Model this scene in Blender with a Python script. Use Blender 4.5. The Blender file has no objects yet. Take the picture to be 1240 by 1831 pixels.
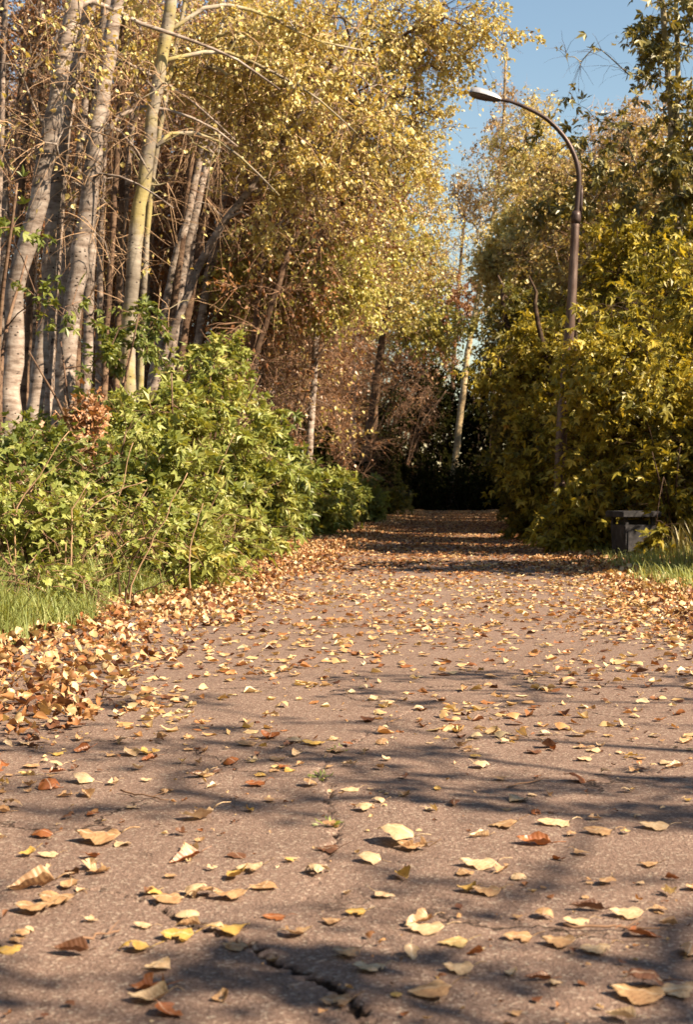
import bpy, math
import numpy as np
from mathutils import Vector

# ------------------------------------------------------------------ camera, sky, sun
scene = bpy.context.scene
C = scene.collection
F_PX, CX, HOR, CAM_H = 2543.0, 620.0, 880.0, 1.0     # photo pixels; camera 1 m above the path
PITCH = math.atan((915.5 - HOR) / F_PX)

cam_d = bpy.data.cameras.new("camera")
cam_d.sensor_fit = 'VERTICAL'
cam_d.sensor_height = 36.0
cam_d.lens = 50.0
cam_d.clip_start = 0.05
cam_d.clip_end = 3000.0
cam_d.dof.use_dof = True
cam_d.dof.focus_distance = 8.0
cam_d.dof.aperture_fstop = 6.3
cam = bpy.data.objects.new("camera", cam_d)
C.objects.link(cam)
cam.location = (0, 0, CAM_H)
cam.rotation_euler = (math.pi / 2 - PITCH, 0, 0)
scene.camera = cam

SUN_EL, SUN_AZ = math.radians(40), math.radians(116)   # azimuth clockwise from +Y (view direction)
SUN_DIR = np.array([math.sin(SUN_AZ) * math.cos(SUN_EL), math.cos(SUN_AZ) * math.cos(SUN_EL), math.sin(SUN_EL)])
world = bpy.data.worlds.new("World")
scene.world = world
world.use_nodes = True
wn = world.node_tree
sky = wn.nodes.new("ShaderNodeTexSky")
sky.sky_type = 'NISHITA'
sky.sun_disc = False
sky.sun_elevation = SUN_EL
sky.sun_rotation = SUN_AZ
sky.air_density = 1.5
sky.dust_density = 0.0
sky.ozone_density = 1.5
wn.nodes["Background"].inputs["Strength"].default_value = 0.055
wn.links.new(sky.outputs[0], wn.nodes["Background"].inputs[0])

sun_d = bpy.data.lights.new("sun", 'SUN')
sun_d.energy = 5.0
sun_d.angle = math.radians(0.5)
sun_d.color = (1.0, 0.83, 0.61)
sun = bpy.data.objects.new("sun", sun_d)
C.objects.link(sun)
sun.rotation_euler = Vector(SUN_DIR).to_track_quat('Z', 'Y').to_euler()

scene.view_settings.view_transform = 'Standard'
scene.view_settings.look = 'None'
scene.view_settings.gamma = 1.0
scene.view_settings.exposure = 1.43
scene.cycles.max_bounces = 4
scene.cycles.diffuse_bounces = 1
scene.cycles.glossy_bounces = 2
scene.cycles.transmission_bounces = 2
scene.cycles.use_denoising = True
scene.cycles.sample_clamp_indirect = 6.0

RNG = np.random.default_rng(11)


def P(px, py, Y):
    """the point at depth Y (metres) that shows at photo pixel (px, py)"""
    dx, dz = (px - CX) / F_PX, -(py - 915.5) / F_PX
    c, s = math.cos(PITCH), math.sin(PITCH)
    y, z = c + dz * s, dz * c - s
    return np.array([dx / y * Y, Y, CAM_H + z / y * Y])


def G(px, py):
    """the point of the flat path that shows at photo pixel (px, py)"""
    q = P(px, py, 1.0)
    t = CAM_H / (CAM_H - q[2])
    return np.array([q[0] * t, t, 0.0])


def to_px(p):
    c, s = math.cos(PITCH), math.sin(PITCH)
    y, z = p[1], p[2] - CAM_H
    d, u = y * c - z * s, y * s + z * c
    return CX + F_PX * p[0] / d, 915.5 - F_PX * u / d


TILT = 199.0 / 2543.0                    # the path runs a little to the right of the view
def lat(x, y):
    return x - TILT * y


def px_m(px, Y):
    return px / F_PX * Y


# ------------------------------------------------------------------ object helpers
def tag(o, label=None, cat=None, group=None, kind=None):
    if label: o["label"] = label
    if cat: o["category"] = cat
    if group: o["group"] = group
    if kind: o["kind"] = kind
    return o


def empty(name, loc, label, cat, group=None):
    o = bpy.data.objects.new(name, None)
    o.empty_display_size = 0.2
    C.objects.link(o)
    o.location = [float(v) for v in loc]
    return tag(o, label, cat, group)


def build_mesh(name, V, T, mats, midx=None, smooth=None):
    """V (n,3), T (m,3) triangles"""
    me = bpy.data.meshes.new(name)
    V = np.ascontiguousarray(V, dtype=np.float32); T = np.ascontiguousarray(T, dtype=np.int32)
    me.vertices.add(len(V)); me.vertices.foreach_set("co", V.ravel())
    me.loops.add(T.size); me.loops.foreach_set("vertex_index", T.ravel())
    me.polygons.add(len(T)); me.polygons.foreach_set("loop_start", np.arange(0, T.size, 3, dtype=np.int32))
    for m in mats: me.materials.append(m)
    if midx is not None: me.polygons.foreach_set("material_index", np.ascontiguousarray(midx, dtype=np.int32))
    if smooth is None: smooth = np.zeros(len(T), dtype=bool)
    elif np.isscalar(smooth): smooth = np.full(len(T), bool(smooth))
    me.polygons.foreach_set("use_smooth", np.ascontiguousarray(smooth, dtype=bool))
    me.update(calc_edges=True)
    me.validate()
    return me


def link(name, me, parent=None, loc=None):
    o = bpy.data.objects.new(name, me)
    C.objects.link(o)
    if parent is not None: o.parent = parent
    if loc is not None: o.location = [float(v) for v in loc]
    return o


ORD = ["first", "second", "third", "fourth", "fifth", "sixth", "seventh", "eighth", "ninth", "tenth", "eleventh", "twelfth", "thirteenth", "fourteenth", "fifteenth", "sixteenth", "seventeenth", "eighteenth",
       "nineteenth", "twentieth", "twenty-first", "twenty-second", "twenty-third", "twenty-fourth", "twenty-fifth", "twenty-sixth", "twenty-seventh", "twenty-eighth", "twenty-ninth", "thirtieth", "thirty-first", "thirty-second", "thirty-third", "thirty-fourth", "thirty-fifth", "thirty-sixth"] + [f"{i}th" for i in range(37, 90)]


class Bag:
    """collects triangles"""
    def __init__(self):
        self.v, self.t, self.m, self.s, self.n = [], [], [], [], 0

    def add(self, V, T, m=0, smooth=False):
        if len(V) == 0: return
        self.v.append(np.asarray(V, dtype=np.float64)); self.t.append(np.asarray(T) + self.n)
        self.m.append(np.full(len(T), m)); self.s.append(np.full(len(T), smooth)); self.n += len(V)

    def build(self, name, mats, parent=None, origin=None, loc=None):
        V = np.concatenate(self.v)
        if origin is not None: V = V - np.asarray(origin)
        me = build_mesh(name, V, np.concatenate(self.t), mats, np.concatenate(self.m), np.concatenate(self.s))
        return link(name, me, parent, loc)


def norm(a):
    return a / np.maximum(np.linalg.norm(a, axis=-1, keepdims=True), 1e-9)


def tubes(paths, radii, sides=6, cap=True):
    """paths (N,k,3), radii (N,k): N tapered tubes at once"""
    paths = np.asarray(paths, float); radii = np.asarray(radii, float)
    N, k, _ = paths.shape
    tan = np.empty_like(paths)
    tan[:, 1:-1] = paths[:, 2:] - paths[:, :-2]; tan[:, 0] = paths[:, 1] - paths[:, 0]; tan[:, -1] = paths[:, -1] - paths[:, -2]
    tan = norm(tan)
    mean = norm(paths[:, -1] - paths[:, 0])
    ref = np.where(np.abs(mean[:, 2:3]) > 0.75, np.array([[1.0, 0.13, 0.0]]), np.array([[0.0, 0.1, 1.0]]))
    ref = np.repeat(ref[:, None, :], k, 1)
    a = norm(np.cross(tan, ref)); b = np.cross(tan, a)
    th = np.arange(sides) * 2 * math.pi / sides
    V = paths[:, :, None, :] + radii[:, :, None, None] * (np.cos(th)[None, None, :, None] * a[:, :, None, :] + np.sin(th)[None, None, :, None] * b[:, :, None, :])
    V = V.reshape(N, k * sides, 3)
    T = []
    for i in range(k - 1):
        for j in range(sides):
            p, q = i * sides + j, i * sides + (j + 1) % sides
            T += [(p, p + sides, q), (q, p + sides, q + sides)]
    if cap:
        for base in (0, (k - 1) * sides):
            for j in range(1, sides - 1):
                T.append((base, base + j, base + j + 1) if base == 0 else (base, base + j + 1, base + j))
    T = np.array(T)
    T = (T[None] + (np.arange(N) * k * sides)[:, None, None]).reshape(-1, 3)
    return V.reshape(-1, 3), T


def smooth_path(pts, n):
    """Catmull-Rom through pts, n samples"""
    pts = np.asarray(pts, float)
    if len(pts) == 2: return pts[0] + (pts[1] - pts[0]) * np.linspace(0, 1, n)[:, None]
    d = np.r_[0, np.cumsum(np.linalg.norm(np.diff(pts, axis=0), axis=1))]
    s = np.linspace(0, d[-1], n)
    out = np.empty((n, pts.shape[1]))
    ext = np.vstack([2 * pts[0] - pts[1], pts, 2 * pts[-1] - pts[-2]])
    for i, u in enumerate(s):
        j = min(np.searchsorted(d, u, side='right') - 1, len(pts) - 2); j = max(j, 0)
        t = (u - d[j]) / max(d[j + 1] - d[j], 1e-9)
        p0, p1, p2, p3 = ext[j], ext[j + 1], ext[j + 2], ext[j + 3]
        out[i] = 0.5 * (2 * p1 + (p2 - p0) * t + (2 * p0 - 5 * p1 + 4 * p2 - p3) * t * t + (3 * p1 - p0 - 3 * p2 + p3) * t ** 3)
    return out


# ------------------------------------------------------------------ leaf shapes (x across, y along, z up)
LEAF = {}
LEAF['diamond'] = (np.array([[0, 0, 0], [-.36, .42, .10], [.36, .42, .10], [0, 1, -.06]]), np.array([[0, 2, 3], [0, 3, 1]]))
LEAF['poplar'] = (np.array([[0, 0, 0], [-.40, .28, .08], [-.30, .62, .10], [0, 1, -.10], [.30, .62, .10], [.40, .28, .08], [0, .45, 0]]),
                  np.array([[0, 5, 6], [5, 4, 6], [4, 3, 6], [3, 2, 6], [2, 1, 6], [1, 0, 6]]))
LEAF['narrow'] = (np.array([[0, 0, 0], [-.15, .42, .05], [.15, .42, .05], [0, 1, -.15]]), np.array([[0, 2, 3], [0, 3, 1]]))
def _tri():
    V, T = [[0, 0, 0]], []
    for ang, l, w in ((0, 1.0, .21), (62, .80, .19), (-62, .80, .19)):
        a = math.radians(ang); d = np.array([math.sin(a), math.cos(a)]); e = np.array([d[1], -d[0]])
        s = d * .12 if ang == 0 else d * .0 + np.array([0, .1])
        n = len(V)
        for q, z in ((s + d * l * .42 + e * w, .05), (s + d * l * .42 - e * w, .05), (s + d * l, -.10)):
            V.append([q[0], q[1], z])
        T += [[0, n, n + 2], [0, n + 2, n + 1]]
    return np.array(V, float), np.array(T)
LEAF['trifoliate'] = _tri()
def _maple():
    ang = [-180, -125, -95, -70, -42, -20, 0, 20, 42, 70, 95, 125]
    rad = [.10, .45, .40, .62, .38, .52, .80, .52, .38, .62, .40, .45]
    V = [[0, .34, 0]] + [[r * math.sin(math.radians(a)), .34 + r * math.cos(math.radians(a)) * .85, -.12 * r + .06 * (i % 2)] for i, (a, r) in enumerate(zip(ang, rad))]
    n = len(ang)
    T = [[0, 1 + (i + 1) % n, 1 + i] for i in range(n)]
    return np.array(V, float), np.array(T)
LEAF['maple'] = _maple()


def leaves(pos, d, size, shape, rng, up=0.5):
    """one mesh-worth of leaves; d = the way each leaf points"""
    tv, tt = LEAF[shape]
    N = len(pos)
    d = norm(d)
    n0 = rng.normal(size=(N, 3)); n0[:, 2] += up * 2
    x = norm(np.cross(d, n0)); z = np.cross(x, d)
    bend = rng.uniform(.3, 2.2, N)
    wid = rng.uniform(.8, 1.15, N)
    V = pos[:, None, :] + size[:, None, None] * (tv[None, :, 0:1] * wid[:, None, None] * x[:, None, :] + tv[None, :, 1:2] * d[:, None, :] + (tv[None, :, 2] * bend[:, None])[..., None] * z[:, None, :])
    k = len(tv)
    T = (tt[None] + (np.arange(N) * k)[:, None, None]).reshape(-1, 3)
    return V.reshape(-1, 3), T


# ------------------------------------------------------------------ materials
class NT:
    def __init__(self, name):
        self.mat = bpy.data.materials.new(name); self.mat.use_nodes = True
        self.t = self.mat.node_tree; self.t.nodes.clear()
        self.out = self.n("ShaderNodeOutputMaterial")

    def n(self, typ, **kw):
        nd = self.t.nodes.new(typ)
        for k, v in kw.items():
            if k.startswith("i_"):
                nd.inputs[k[2:].replace("_", " ")].default_value = v
            else: setattr(nd, k, v)
        return nd

    def l(self, a, b): self.t.links.new(a, b)

    def ramp(self, fac, stops, interp='LINEAR'):
        r = self.n("ShaderNodeValToRGB"); r.color_ramp.interpolation = interp
        els = r.color_ramp.elements
        while len(els) < len(stops): els.new(0.5)
        for e, (p, c) in zip(els, stops):
            e.position = p; e.color = (*c, 1.0)
        if fac is not None: self.l(fac, r.inputs[0])
        return r.outputs[0]

    def noise(self, scale, detail=4.0, rough=0.6, vec=None, out="Fac", dist=0.0):
        nd = self.n("ShaderNodeTexNoise"); nd.inputs["Scale"].default_value = scale
        nd.inputs["Detail"].default_value = detail; nd.inputs["Roughness"].default_value = rough; nd.inputs["Distortion"].default_value = dist
        if vec is not None: self.l(vec, nd.inputs["Vector"])
        return nd.outputs[out]

    def mix(self, a, b, fac, mode='MIX'):
        m = self.n("ShaderNodeMix", data_type='RGBA', blend_type=mode)
        for s, v in ((m.inputs["Factor"], fac), (m.inputs["A"], a), (m.inputs["B"], b)):
            pass
        ins = [i for i in m.inputs if i.enabled]
        for s, v in zip(ins, (fac, a, b)):
            if hasattr(v, "links"): self.l(v, s)
            elif isinstance(v, (int, float)): s.default_value = v
            else: s.default_value = (*v, 1.0)
        return [o for o in m.outputs if o.enabled][0]

    def math(self, op, a, b=0.5):
        m = self.n("ShaderNodeMath", operation=op)
        for s, v in zip(m.inputs, (a, b)):
            if hasattr(v, "links"): self.l(v, s)
            else: s.default_value = v
        return m.outputs[0]

    def coord(self, which="Object", scale=None):
        o = self.n("ShaderNodeTexCoord").outputs[which]
        if scale is not None:
            mp = self.n("ShaderNodeMapping"); mp.inputs["Scale"].default_value = scale
            self.l(o, mp.inputs[0]); o = mp.outputs[0]
        return o

    def bump(self, h, strength, dist):
        b = self.n("ShaderNodeBump"); b.inputs["Strength"].default_value = strength; b.inputs["Distance"].default_value = dist
        self.l(h, b.inputs["Height"])
        return b.outputs[0]

    def principled(self, col, rough=0.8, normal=None, metal=0.0, spec=0.3):
        p = self.n("ShaderNodeBsdfPrincipled")
        if hasattr(col, "links"): self.l(col, p.inputs["Base Color"])
        else: p.inputs["Base Color"].default_value = (*col, 1)
        if hasattr(rough, "links"): self.l(rough, p.inputs["Roughness"])
        else: p.inputs["Roughness"].default_value = rough
        p.inputs["Metallic"].default_value = metal; p.inputs["Specular IOR Level"].default_value = spec
        if normal is not None: self.l(normal, p.inputs["Normal"])
        self.l(p.outputs[0], self.out.inputs[0])
        return self.mat


def leaf_mat(name, stops, trans=0.4, clump=0.35, gloss=0.06, rough=0.45):
    t = NT(name)
    geo = t.n("ShaderNodeNewGeometry")
    nz = t.noise(1.1, 3, vec=t.coord("Object"))
    k = t.math('ADD', t.math('MULTIPLY', geo.outputs["Random Per Island"], 1 - clump), t.math('MULTIPLY', t.math('SUBTRACT', t.math('MULTIPLY', nz, 2.4), .7), clump))
    col = t.ramp(k, stops)
    d = t.n("ShaderNodeBsdfDiffuse"); t.l(col, d.inputs[0])
    tr = t.n("ShaderNodeBsdfTranslucent")
    t.l(t.mix(col, (1.0, .85, .35), 1.0, 'MULTIPLY'), tr.inputs[0])
    m = t.n("ShaderNodeMixShader"); m.inputs[0].default_value = trans
    t.l(d.outputs[0], m.inputs[1]); t.l(tr.outputs[0], m.inputs[2])
    g = t.n("ShaderNodeBsdfGlossy"); g.inputs["Roughness"].default_value = rough; g.inputs[0].default_value = (1, .97, .9, 1)
    m2 = t.n("ShaderNodeMixShader"); m2.inputs[0].default_value = gloss
    t.l(m.outputs[0], m2.inputs[1]); t.l(g.outputs[0], m2.inputs[2]); t.l(m2.outputs[0], t.out.inputs[0])
    return t.mat


def bark_mat(name, light, mid, dark, band=7.0, lichen=None):
    t = NT(name)
    v = t.coord("Object", (3.0, 3.0, 10.0))
    v2 = t.coord("Object", (4.0, 4.0, 1.2))
    n1 = t.noise(band / 7.0, 5, .65, v)
    n2 = t.noise(2.2, 4, .6, v2)
    n3 = t.noise(.55, 2, .5, t.coord("Object"))
    c = t.ramp(n1, [(.30, dark), (.44, mid), (.62, light)])
    c = t.mix(c, mid, t.ramp(n2, [(.45, (0, 0, 0)), (.75, (.7, .7, .7))]))
    c = t.mix(c, t.mix(c, dark, .6), t.ramp(n3, [(.42, (0, 0, 0)), (.62, (1, 1, 1))]))
    if lichen is not None:
        c = t.mix(c, lichen, t.ramp(t.noise(1.6, 4, .6, t.coord("Object")), [(.45, (0, 0, 0)), (.6, (.75, .75, .75))]))
    vor = t.n("ShaderNodeTexVoronoi"); vor.inputs["Scale"].default_value = 2.6; t.l(t.coord("Object", (3.2, 3.2, 5.0)), vor.inputs["Vector"])
    c = t.mix(dark, c, t.ramp(vor.outputs["Distance"], [(.13, (0, 0, 0)), (.2, (1, 1, 1))]))
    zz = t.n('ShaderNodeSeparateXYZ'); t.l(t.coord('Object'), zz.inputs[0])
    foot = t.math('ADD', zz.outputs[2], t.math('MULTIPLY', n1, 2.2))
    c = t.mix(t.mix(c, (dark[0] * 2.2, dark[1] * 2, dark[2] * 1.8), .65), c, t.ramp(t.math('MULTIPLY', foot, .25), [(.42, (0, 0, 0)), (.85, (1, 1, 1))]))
    return t.principled(c, .85, t.bump(t.math('ADD', n1, n2), .6, .02), spec=.15)


M = {}
M['bark_pale'] = bark_mat("pale_poplar_bark", (.50, .42, .36), (.27, .205, .165), (.026, .018, .014))
M['bark_mid'] = bark_mat('grey_brown_bark', (.48, .39, .33), (.27, .20, .16), (.03, .02, .016))
M['bark_lichen'] = bark_mat("lichen_poplar_bark", (.44, .38, .30), (.30, .25, .19), (.05, .035, .03), lichen=(.36, .29, .10))
M['bark_brown'] = bark_mat("brown_bark", (.26, .17, .11), (.15, .09, .06), (.03, .018, .012))
M['bark_dark'] = bark_mat("dark_bark", (.12, .08, .055), (.07, .045, .03), (.02, .012, .01))
M['bark_birch'] = bark_mat("cream_bark", (.58, .46, .28), (.42, .31, .17), (.10, .06, .03))
M['twig'] = NT("twig_bark").principled((.24, .14, .085), .8, spec=.2)
M['twig_pale'] = NT("pale_twig_bark").principled((.42, .27, .16), .8, spec=.2)
M['twig_dark'] = NT("dark_twig_bark").principled((.07, .04, .025), .8, spec=.2)

M['yellow'] = leaf_mat('yellow_poplar_leaf', [(.0, (.16, .08, .028)), (.14, (.38, .25, .075)), (.3, (.62, .48, .16)), (.6, (.72, .60, .24)), (.85, (.62, .57, .21)), (1, (.78, .70, .42))], .38, gloss=.05)
M['yellow_green'] = leaf_mat('yellow_green_poplar_leaf', [(.0, (.14, .10, .03)), (.2, (.36, .31, .07)), (.5, (.56, .52, .13)), (.8, (.66, .62, .20)), (1, (.74, .66, .34))], .40, gloss=.05)
M['faded_gold'] = leaf_mat('faded_gold_leaf', [(.0, (.16, .09, .035)), (.25, (.36, .25, .09)), (.55, (.54, .42, .14)), (.85, (.58, .50, .19)), (1, (.68, .58, .30))], .38, gloss=.04)
M['rust'] = leaf_mat("rusty_leaf", [(.0, (.10, .035, .015)), (.3, (.22, .085, .03)), (.6, (.34, .15, .05)), (.85, (.42, .24, .08)), (1, (.45, .32, .10))], .3)
M['gold_green'] = leaf_mat('golden_green_leaf', [(.0, (.05, .05, .012)), (.25, (.18, .165, .024)), (.5, (.36, .305, .04)), (.75, (.58, .475, .07)), (.93, (.72, .57, .13)), (1, (.46, .16, .04))], .42, gloss=.03)
M['olive'] = leaf_mat('olive_leaf', [(.0, (.05, .06, .012)), (.3, (.12, .12, .022)), (.6, (.22, .19, .03)), (.85, (.34, .27, .045)), (1, (.44, .32, .06))], .4, gloss=.03)
M['green'] = leaf_mat('light_green_leaf', [(.0, (.09, .11, .025)), (.2, (.20, .24, .05)), (.5, (.34, .38, .09)), (.8, (.46, .46, .14)), (.93, (.58, .48, .14)), (1, (.42, .20, .06))], .4, gloss=.03)
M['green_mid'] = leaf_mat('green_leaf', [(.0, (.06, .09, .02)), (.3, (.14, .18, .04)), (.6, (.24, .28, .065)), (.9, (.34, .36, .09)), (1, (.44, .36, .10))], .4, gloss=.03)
M['shaded_green'] = leaf_mat('shaded_dark_leaf', [(.0, (.008, .010, .003)), (.5, (.018, .020, .006)), (1, (.042, .036, .010))], .2, gloss=.0)  # near-black: shade of the far wood put into the leaf colour
M['spray_green'] = leaf_mat('dull_green_leaf', [(.0, (.05, .05, .014)), (.35, (.13, .12, .026)), (.7, (.27, .22, .04)), (1, (.46, .34, .07))], .38)
M['dead'] = leaf_mat("dead_brown_leaf", [(.0, (.25, .10, .04)), (.5, (.42, .20, .09)), (1, (.55, .32, .17))], .25)
M['straw'] = leaf_mat("straw_blade", [(.0, (.16, .14, .04)), (.5, (.34, .29, .09)), (1, (.52, .42, .18))], .35)
M['grass'] = leaf_mat('grass_blade', [(.0, (.16, .20, .06)), (.4, (.32, .38, .12)), (.8, (.48, .52, .20)), (1, (.62, .56, .28))], .45, gloss=.03)
M['tan_leaf'] = leaf_mat('faded_tan_leaf', [(.0, (.20, .10, .045)), (.3, (.36, .22, .09)), (.6, (.46, .31, .13)), (1, (.56, .42, .20))], .3)
M['litter'] = leaf_mat('fallen_leaf_litter', [(.0, (.12, .04, .016)), (.2, (.30, .115, .042)), (.45, (.50, .235, .09)), (.7, (.60, .35, .16)), (1, (.72, .52, .30))], .2, clump=.25, gloss=.04)
M['litter_dark'] = leaf_mat('rotting_fallen_leaf', [(.0, (.05, .02, .012)), (.4, (.13, .05, .022)), (.8, (.24, .10, .04)), (1, (.34, .17, .07))], .15, clump=.25, gloss=.04)
M['litter_pale'] = leaf_mat('pale_fallen_leaf', [(.0, (.34, .18, .08)), (.3, (.56, .37, .17)), (.65, (.68, .49, .26)), (1, (.80, .66, .44))], .2, clump=.2, gloss=.04)


def asphalt_mat():
    t = NT("worn_asphalt")
    v = t.coord("Object")
    big = t.noise(.55, 5, .6, v); mid = t.noise(2.3, 6, .7, v); small = t.noise(22, 4, .7, v); fine = t.noise(170, 3, .7, v)
    vor = t.n("ShaderNodeTexVoronoi"); vor.inputs["Scale"].default_value = 130; t.l(v, vor.inputs["Vector"])
    cell = t.n("ShaderNodeSeparateColor"); t.l(vor.outputs["Color"], cell.inputs[0])
    c = t.ramp(big, [(.3, (0.176, 0.105, 0.079)), (.7, (0.247, 0.160, 0.123))])
    c = t.mix(c, (0.091, 0.050, 0.037), t.ramp(mid, [(.44, (0, 0, 0)), (.66, (.85, .85, .85))]))
    c = t.mix(c, (0.280, 0.193, 0.150), t.ramp(t.noise(3.4, 5, .65, t.coord("Object", (1, 1.6, 1))), [(.56, (0, 0, 0)), (.72, (.55, .55, .55))]))
    c = t.mix(c, t.ramp(cell.outputs[0], [(0, (0.038, 0.023, 0.017)), (.5, (0.189, 0.119, 0.088)), (.82, (0.272, 0.180, 0.138)), (1, (0.636, 0.555, 0.430))]), .48)
    c = t.mix(c, t.ramp(fine, [(.35, (0.038, 0.023, 0.019)), (.65, (0.412, 0.297, 0.237))]), .32)
    c = t.mix(c, (0.074, 0.041, 0.029), t.ramp(small, [(.58, (0, 0, 0)), (.75, (.6, .6, .6))]))
    # hairline cracks branching over the surface
    wv = t.n("ShaderNodeVectorMath", operation='ADD'); t.l(v, wv.inputs[0])
    nv = t.n("ShaderNodeVectorMath", operation='SCALE'); t.l(t.noise(3.5, 4, .65, v, "Color"), nv.inputs[0]); nv.inputs["Scale"].default_value = .55; t.l(nv.outputs[0], wv.inputs[1])
    hv = t.n("ShaderNodeTexVoronoi", feature='DISTANCE_TO_EDGE'); hv.inputs["Scale"].default_value = .8; t.l(wv.outputs[0], hv.inputs["Vector"])
    hair = t.math('MULTIPLY', t.ramp(hv.outputs["Distance"], [(.003, (1, 1, 1)), (.009, (0, 0, 0))]), t.ramp(t.noise(.9, 3, .5, v), [(.48, (0, 0, 0)), (.56, (1, 1, 1))]))
    c = t.mix(c, (0.038, 0.023, 0.016), hair)
    z = t.n("ShaderNodeSeparateXYZ"); t.l(v, z.inputs[0])
    soil = t.ramp(t.math('MULTIPLY', z.outputs[2], -40.0), [(.25, (0, 0, 0)), (.5, (1, 1, 1))])
    c = t.mix(c, (0.023, 0.013, 0.008), soil)
    h = t.math('SUBTRACT', t.math('ADD', t.math('ADD', t.math('MULTIPLY', vor.outputs["Distance"], .5), fine), t.math('MULTIPLY', small, 1.5)), hair)
    return t.principled(c, .9, t.bump(h, .8, .005), spec=.2)
M['asphalt'] = asphalt_mat()


def ground_mat():
    t = NT("forest_floor")
    v = t.coord("Object")
    c = t.ramp(t.noise(.9, 6, .65, v), [(.3, (.045, .028, .014)), (.5, (.10, .06, .028)), (.7, (.09, .085, .03))])
    vor = t.n("ShaderNodeTexVoronoi"); vor.inputs["Scale"].default_value = 14; t.l(v, vor.inputs["Vector"])
    cell = t.n("ShaderNodeSeparateColor"); t.l(vor.outputs["Color"], cell.inputs[0])
    c = t.mix(c, t.ramp(cell.outputs[0], [(0, (.06, .025, .01)), (.5, (.17, .08, .03)), (1, (.34, .20, .08))]), .5)
    return t.principled(c, .95, t.bump(t.noise(9, 5, .7, v), .8, .04), spec=.1)
M['ground'] = ground_mat()


# ------------------------------------------------------------------ ground and path
def wob(x, y):
    return (np.sin(x * 1.7 + y * .6) + np.sin(x * .8 - y * 1.3 + 1.1) + .5 * np.sin(x * 3.9 + y * 2.7)) / 2.5

L_EDGE, R_EDGE = -2.95, 2.12

def ground_z(l, y):
    s = np.maximum(L_EDGE - l, l - R_EDGE)                 # metres outside the path
    up = np.clip((s + .25) / .5, 0, 1); up = up * up * (3 - 2 * up)
    bank = np.clip(s / 6, 0, 1) * .16
    return -.06 + .055 * up + up * (bank + .035 * wob(l * 1.3, y * 1.1))


def grid_mesh(us, vs, fz, shear, yfun=None):
    U, Vv = np.meshgrid(us, vs)
    X = U + shear * Vv
    Z = fz(U, Vv)
    V = np.stack([X, Vv, Z], -1).reshape(-1, 3)
    n, m = len(us), len(vs)
    i = (np.arange(m - 1)[:, None] * n + np.arange(n - 1)[None]).ravel()
    T = np.concatenate([np.stack([i, i + 1, i + n + 1], 1), np.stack([i, i + n + 1, i + n], 1)])
    return V, T

us = np.unique(np.round(np.r_[-900, -400, -200, -100, -60, np.arange(-40, -8, 2), np.arange(-8, 8, .22), np.arange(8, 40, 2), 60, 100, 200, 400, 900], 3))
vs = np.unique(np.round(np.r_[-300, -100, -40, -20, np.arange(-10, 45, .4), np.arange(45, 120, 2.5), 150, 220, 400, 800, 1600], 3))
b = Bag(); V, T = grid_mesh(us, vs, ground_z, TILT); b.add(V, T, 0, True)
tag(b.build("ground", [M['ground']]), "brown forest floor under the trees and shrubs", "ground", kind="structure")

CRACKS = [  # photo pixels of the cracks in the asphalt, half width in metres
    ([(655, 1830), (636, 1800), (600, 1762), (560, 1742), (520, 1730), (480, 1714), (455, 1692), (425, 1680), (372, 1662), (330, 1646), (262, 1612), (180, 1592), (90, 1585), (-40, 1578)], [.010, .012, .012, .010, .010, .011, .011, .010, .011, .010, .008, .007, .006, .003]),
    ([(540, 1612), (575, 1560), (588, 1522), (604, 1482), (584, 1440), (590, 1408), (566, 1384), (602, 1346), (640, 1326), (690, 1292), (760, 1262), (835, 1232), (900, 1215)], [.003, .006, .010, .012, .010, .012, .010, .008, .007, .006, .006, .005, .003]),
]
crack_pts = []
for pts, hw in CRACKS:
    gp = np.array([np.r_[G(*p)[:2], h] for p, h in zip(pts, hw)])
    sp = smooth_path(gp, 500)
    k = np.arange(500)
    sp[:, 0] += .007 * np.sin(k * .37) + .005 * np.sin(k * 1.13 + 1) + RNG.normal(0, .0015, 500)
    sp[:, 1] += .008 * np.sin(k * .29 + 2) + .004 * np.sin(k * .91)
    sp[:, 2] *= np.clip(1 + .5 * np.sin(k * .41) + .35 * np.sin(k * 1.7), .25, 2)
    crack_pts.append(sp)
crack_pts = np.concatenate(crack_pts)
crack_pts[:, 2] *= .62


def path_z(U, Vv):
    X = U + TILT * Vv
    z = .006 * wob(U * .9, Vv * .7) + .002 * np.sin(X * 9 + Vv * 4) * np.sin(Vv * 7 - X * 3)
    z = z - .05 * np.clip((np.abs(U - (L_EDGE + R_EDGE) / 2) - 2.35) / .25, 0, 1) ** 2
    fl = np.stack([X.ravel(), Vv.ravel()], 1)
    idx = np.where((fl[:, 1] < 8) & (np.abs(fl[:, 0]) < 1.6) & (fl[:, 1] > 2.2))[0]
    zz = z.ravel().copy()
    for s in range(0, len(idx), 4000):
        q = idx[s:s + 4000]
        d = np.hypot(fl[q, None, 0] - crack_pts[None, :, 0], (fl[q, None, 1] - crack_pts[None, :, 1]))
        g = d - crack_pts[None, :, 2]
        m = g.min(1)
        zz[q] -= .022 * np.clip((.002 - m) / .008, 0, 1)
    return zz.reshape(z.shape)

us = np.unique(np.round(np.r_[np.arange(-3.05, -1.5, .12), np.arange(-1.5, 1.0, .0085), np.arange(1.0, 2.25, .12)], 4))
vs = np.unique(np.round(np.r_[-30, -20, -10, np.arange(-6, 2.4, .4), np.arange(2.4, 7.4, .012), np.arange(7.4, 45, .3), np.arange(45, 78, 1.5)], 4))
b = Bag(); V, T = grid_mesh(us, vs, path_z, TILT); b.add(V, T, 0, True)
tag(b.build("path", [M['asphalt']]), "cracked reddish grey asphalt path strewn with leaves", "path", kind="structure")


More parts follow.
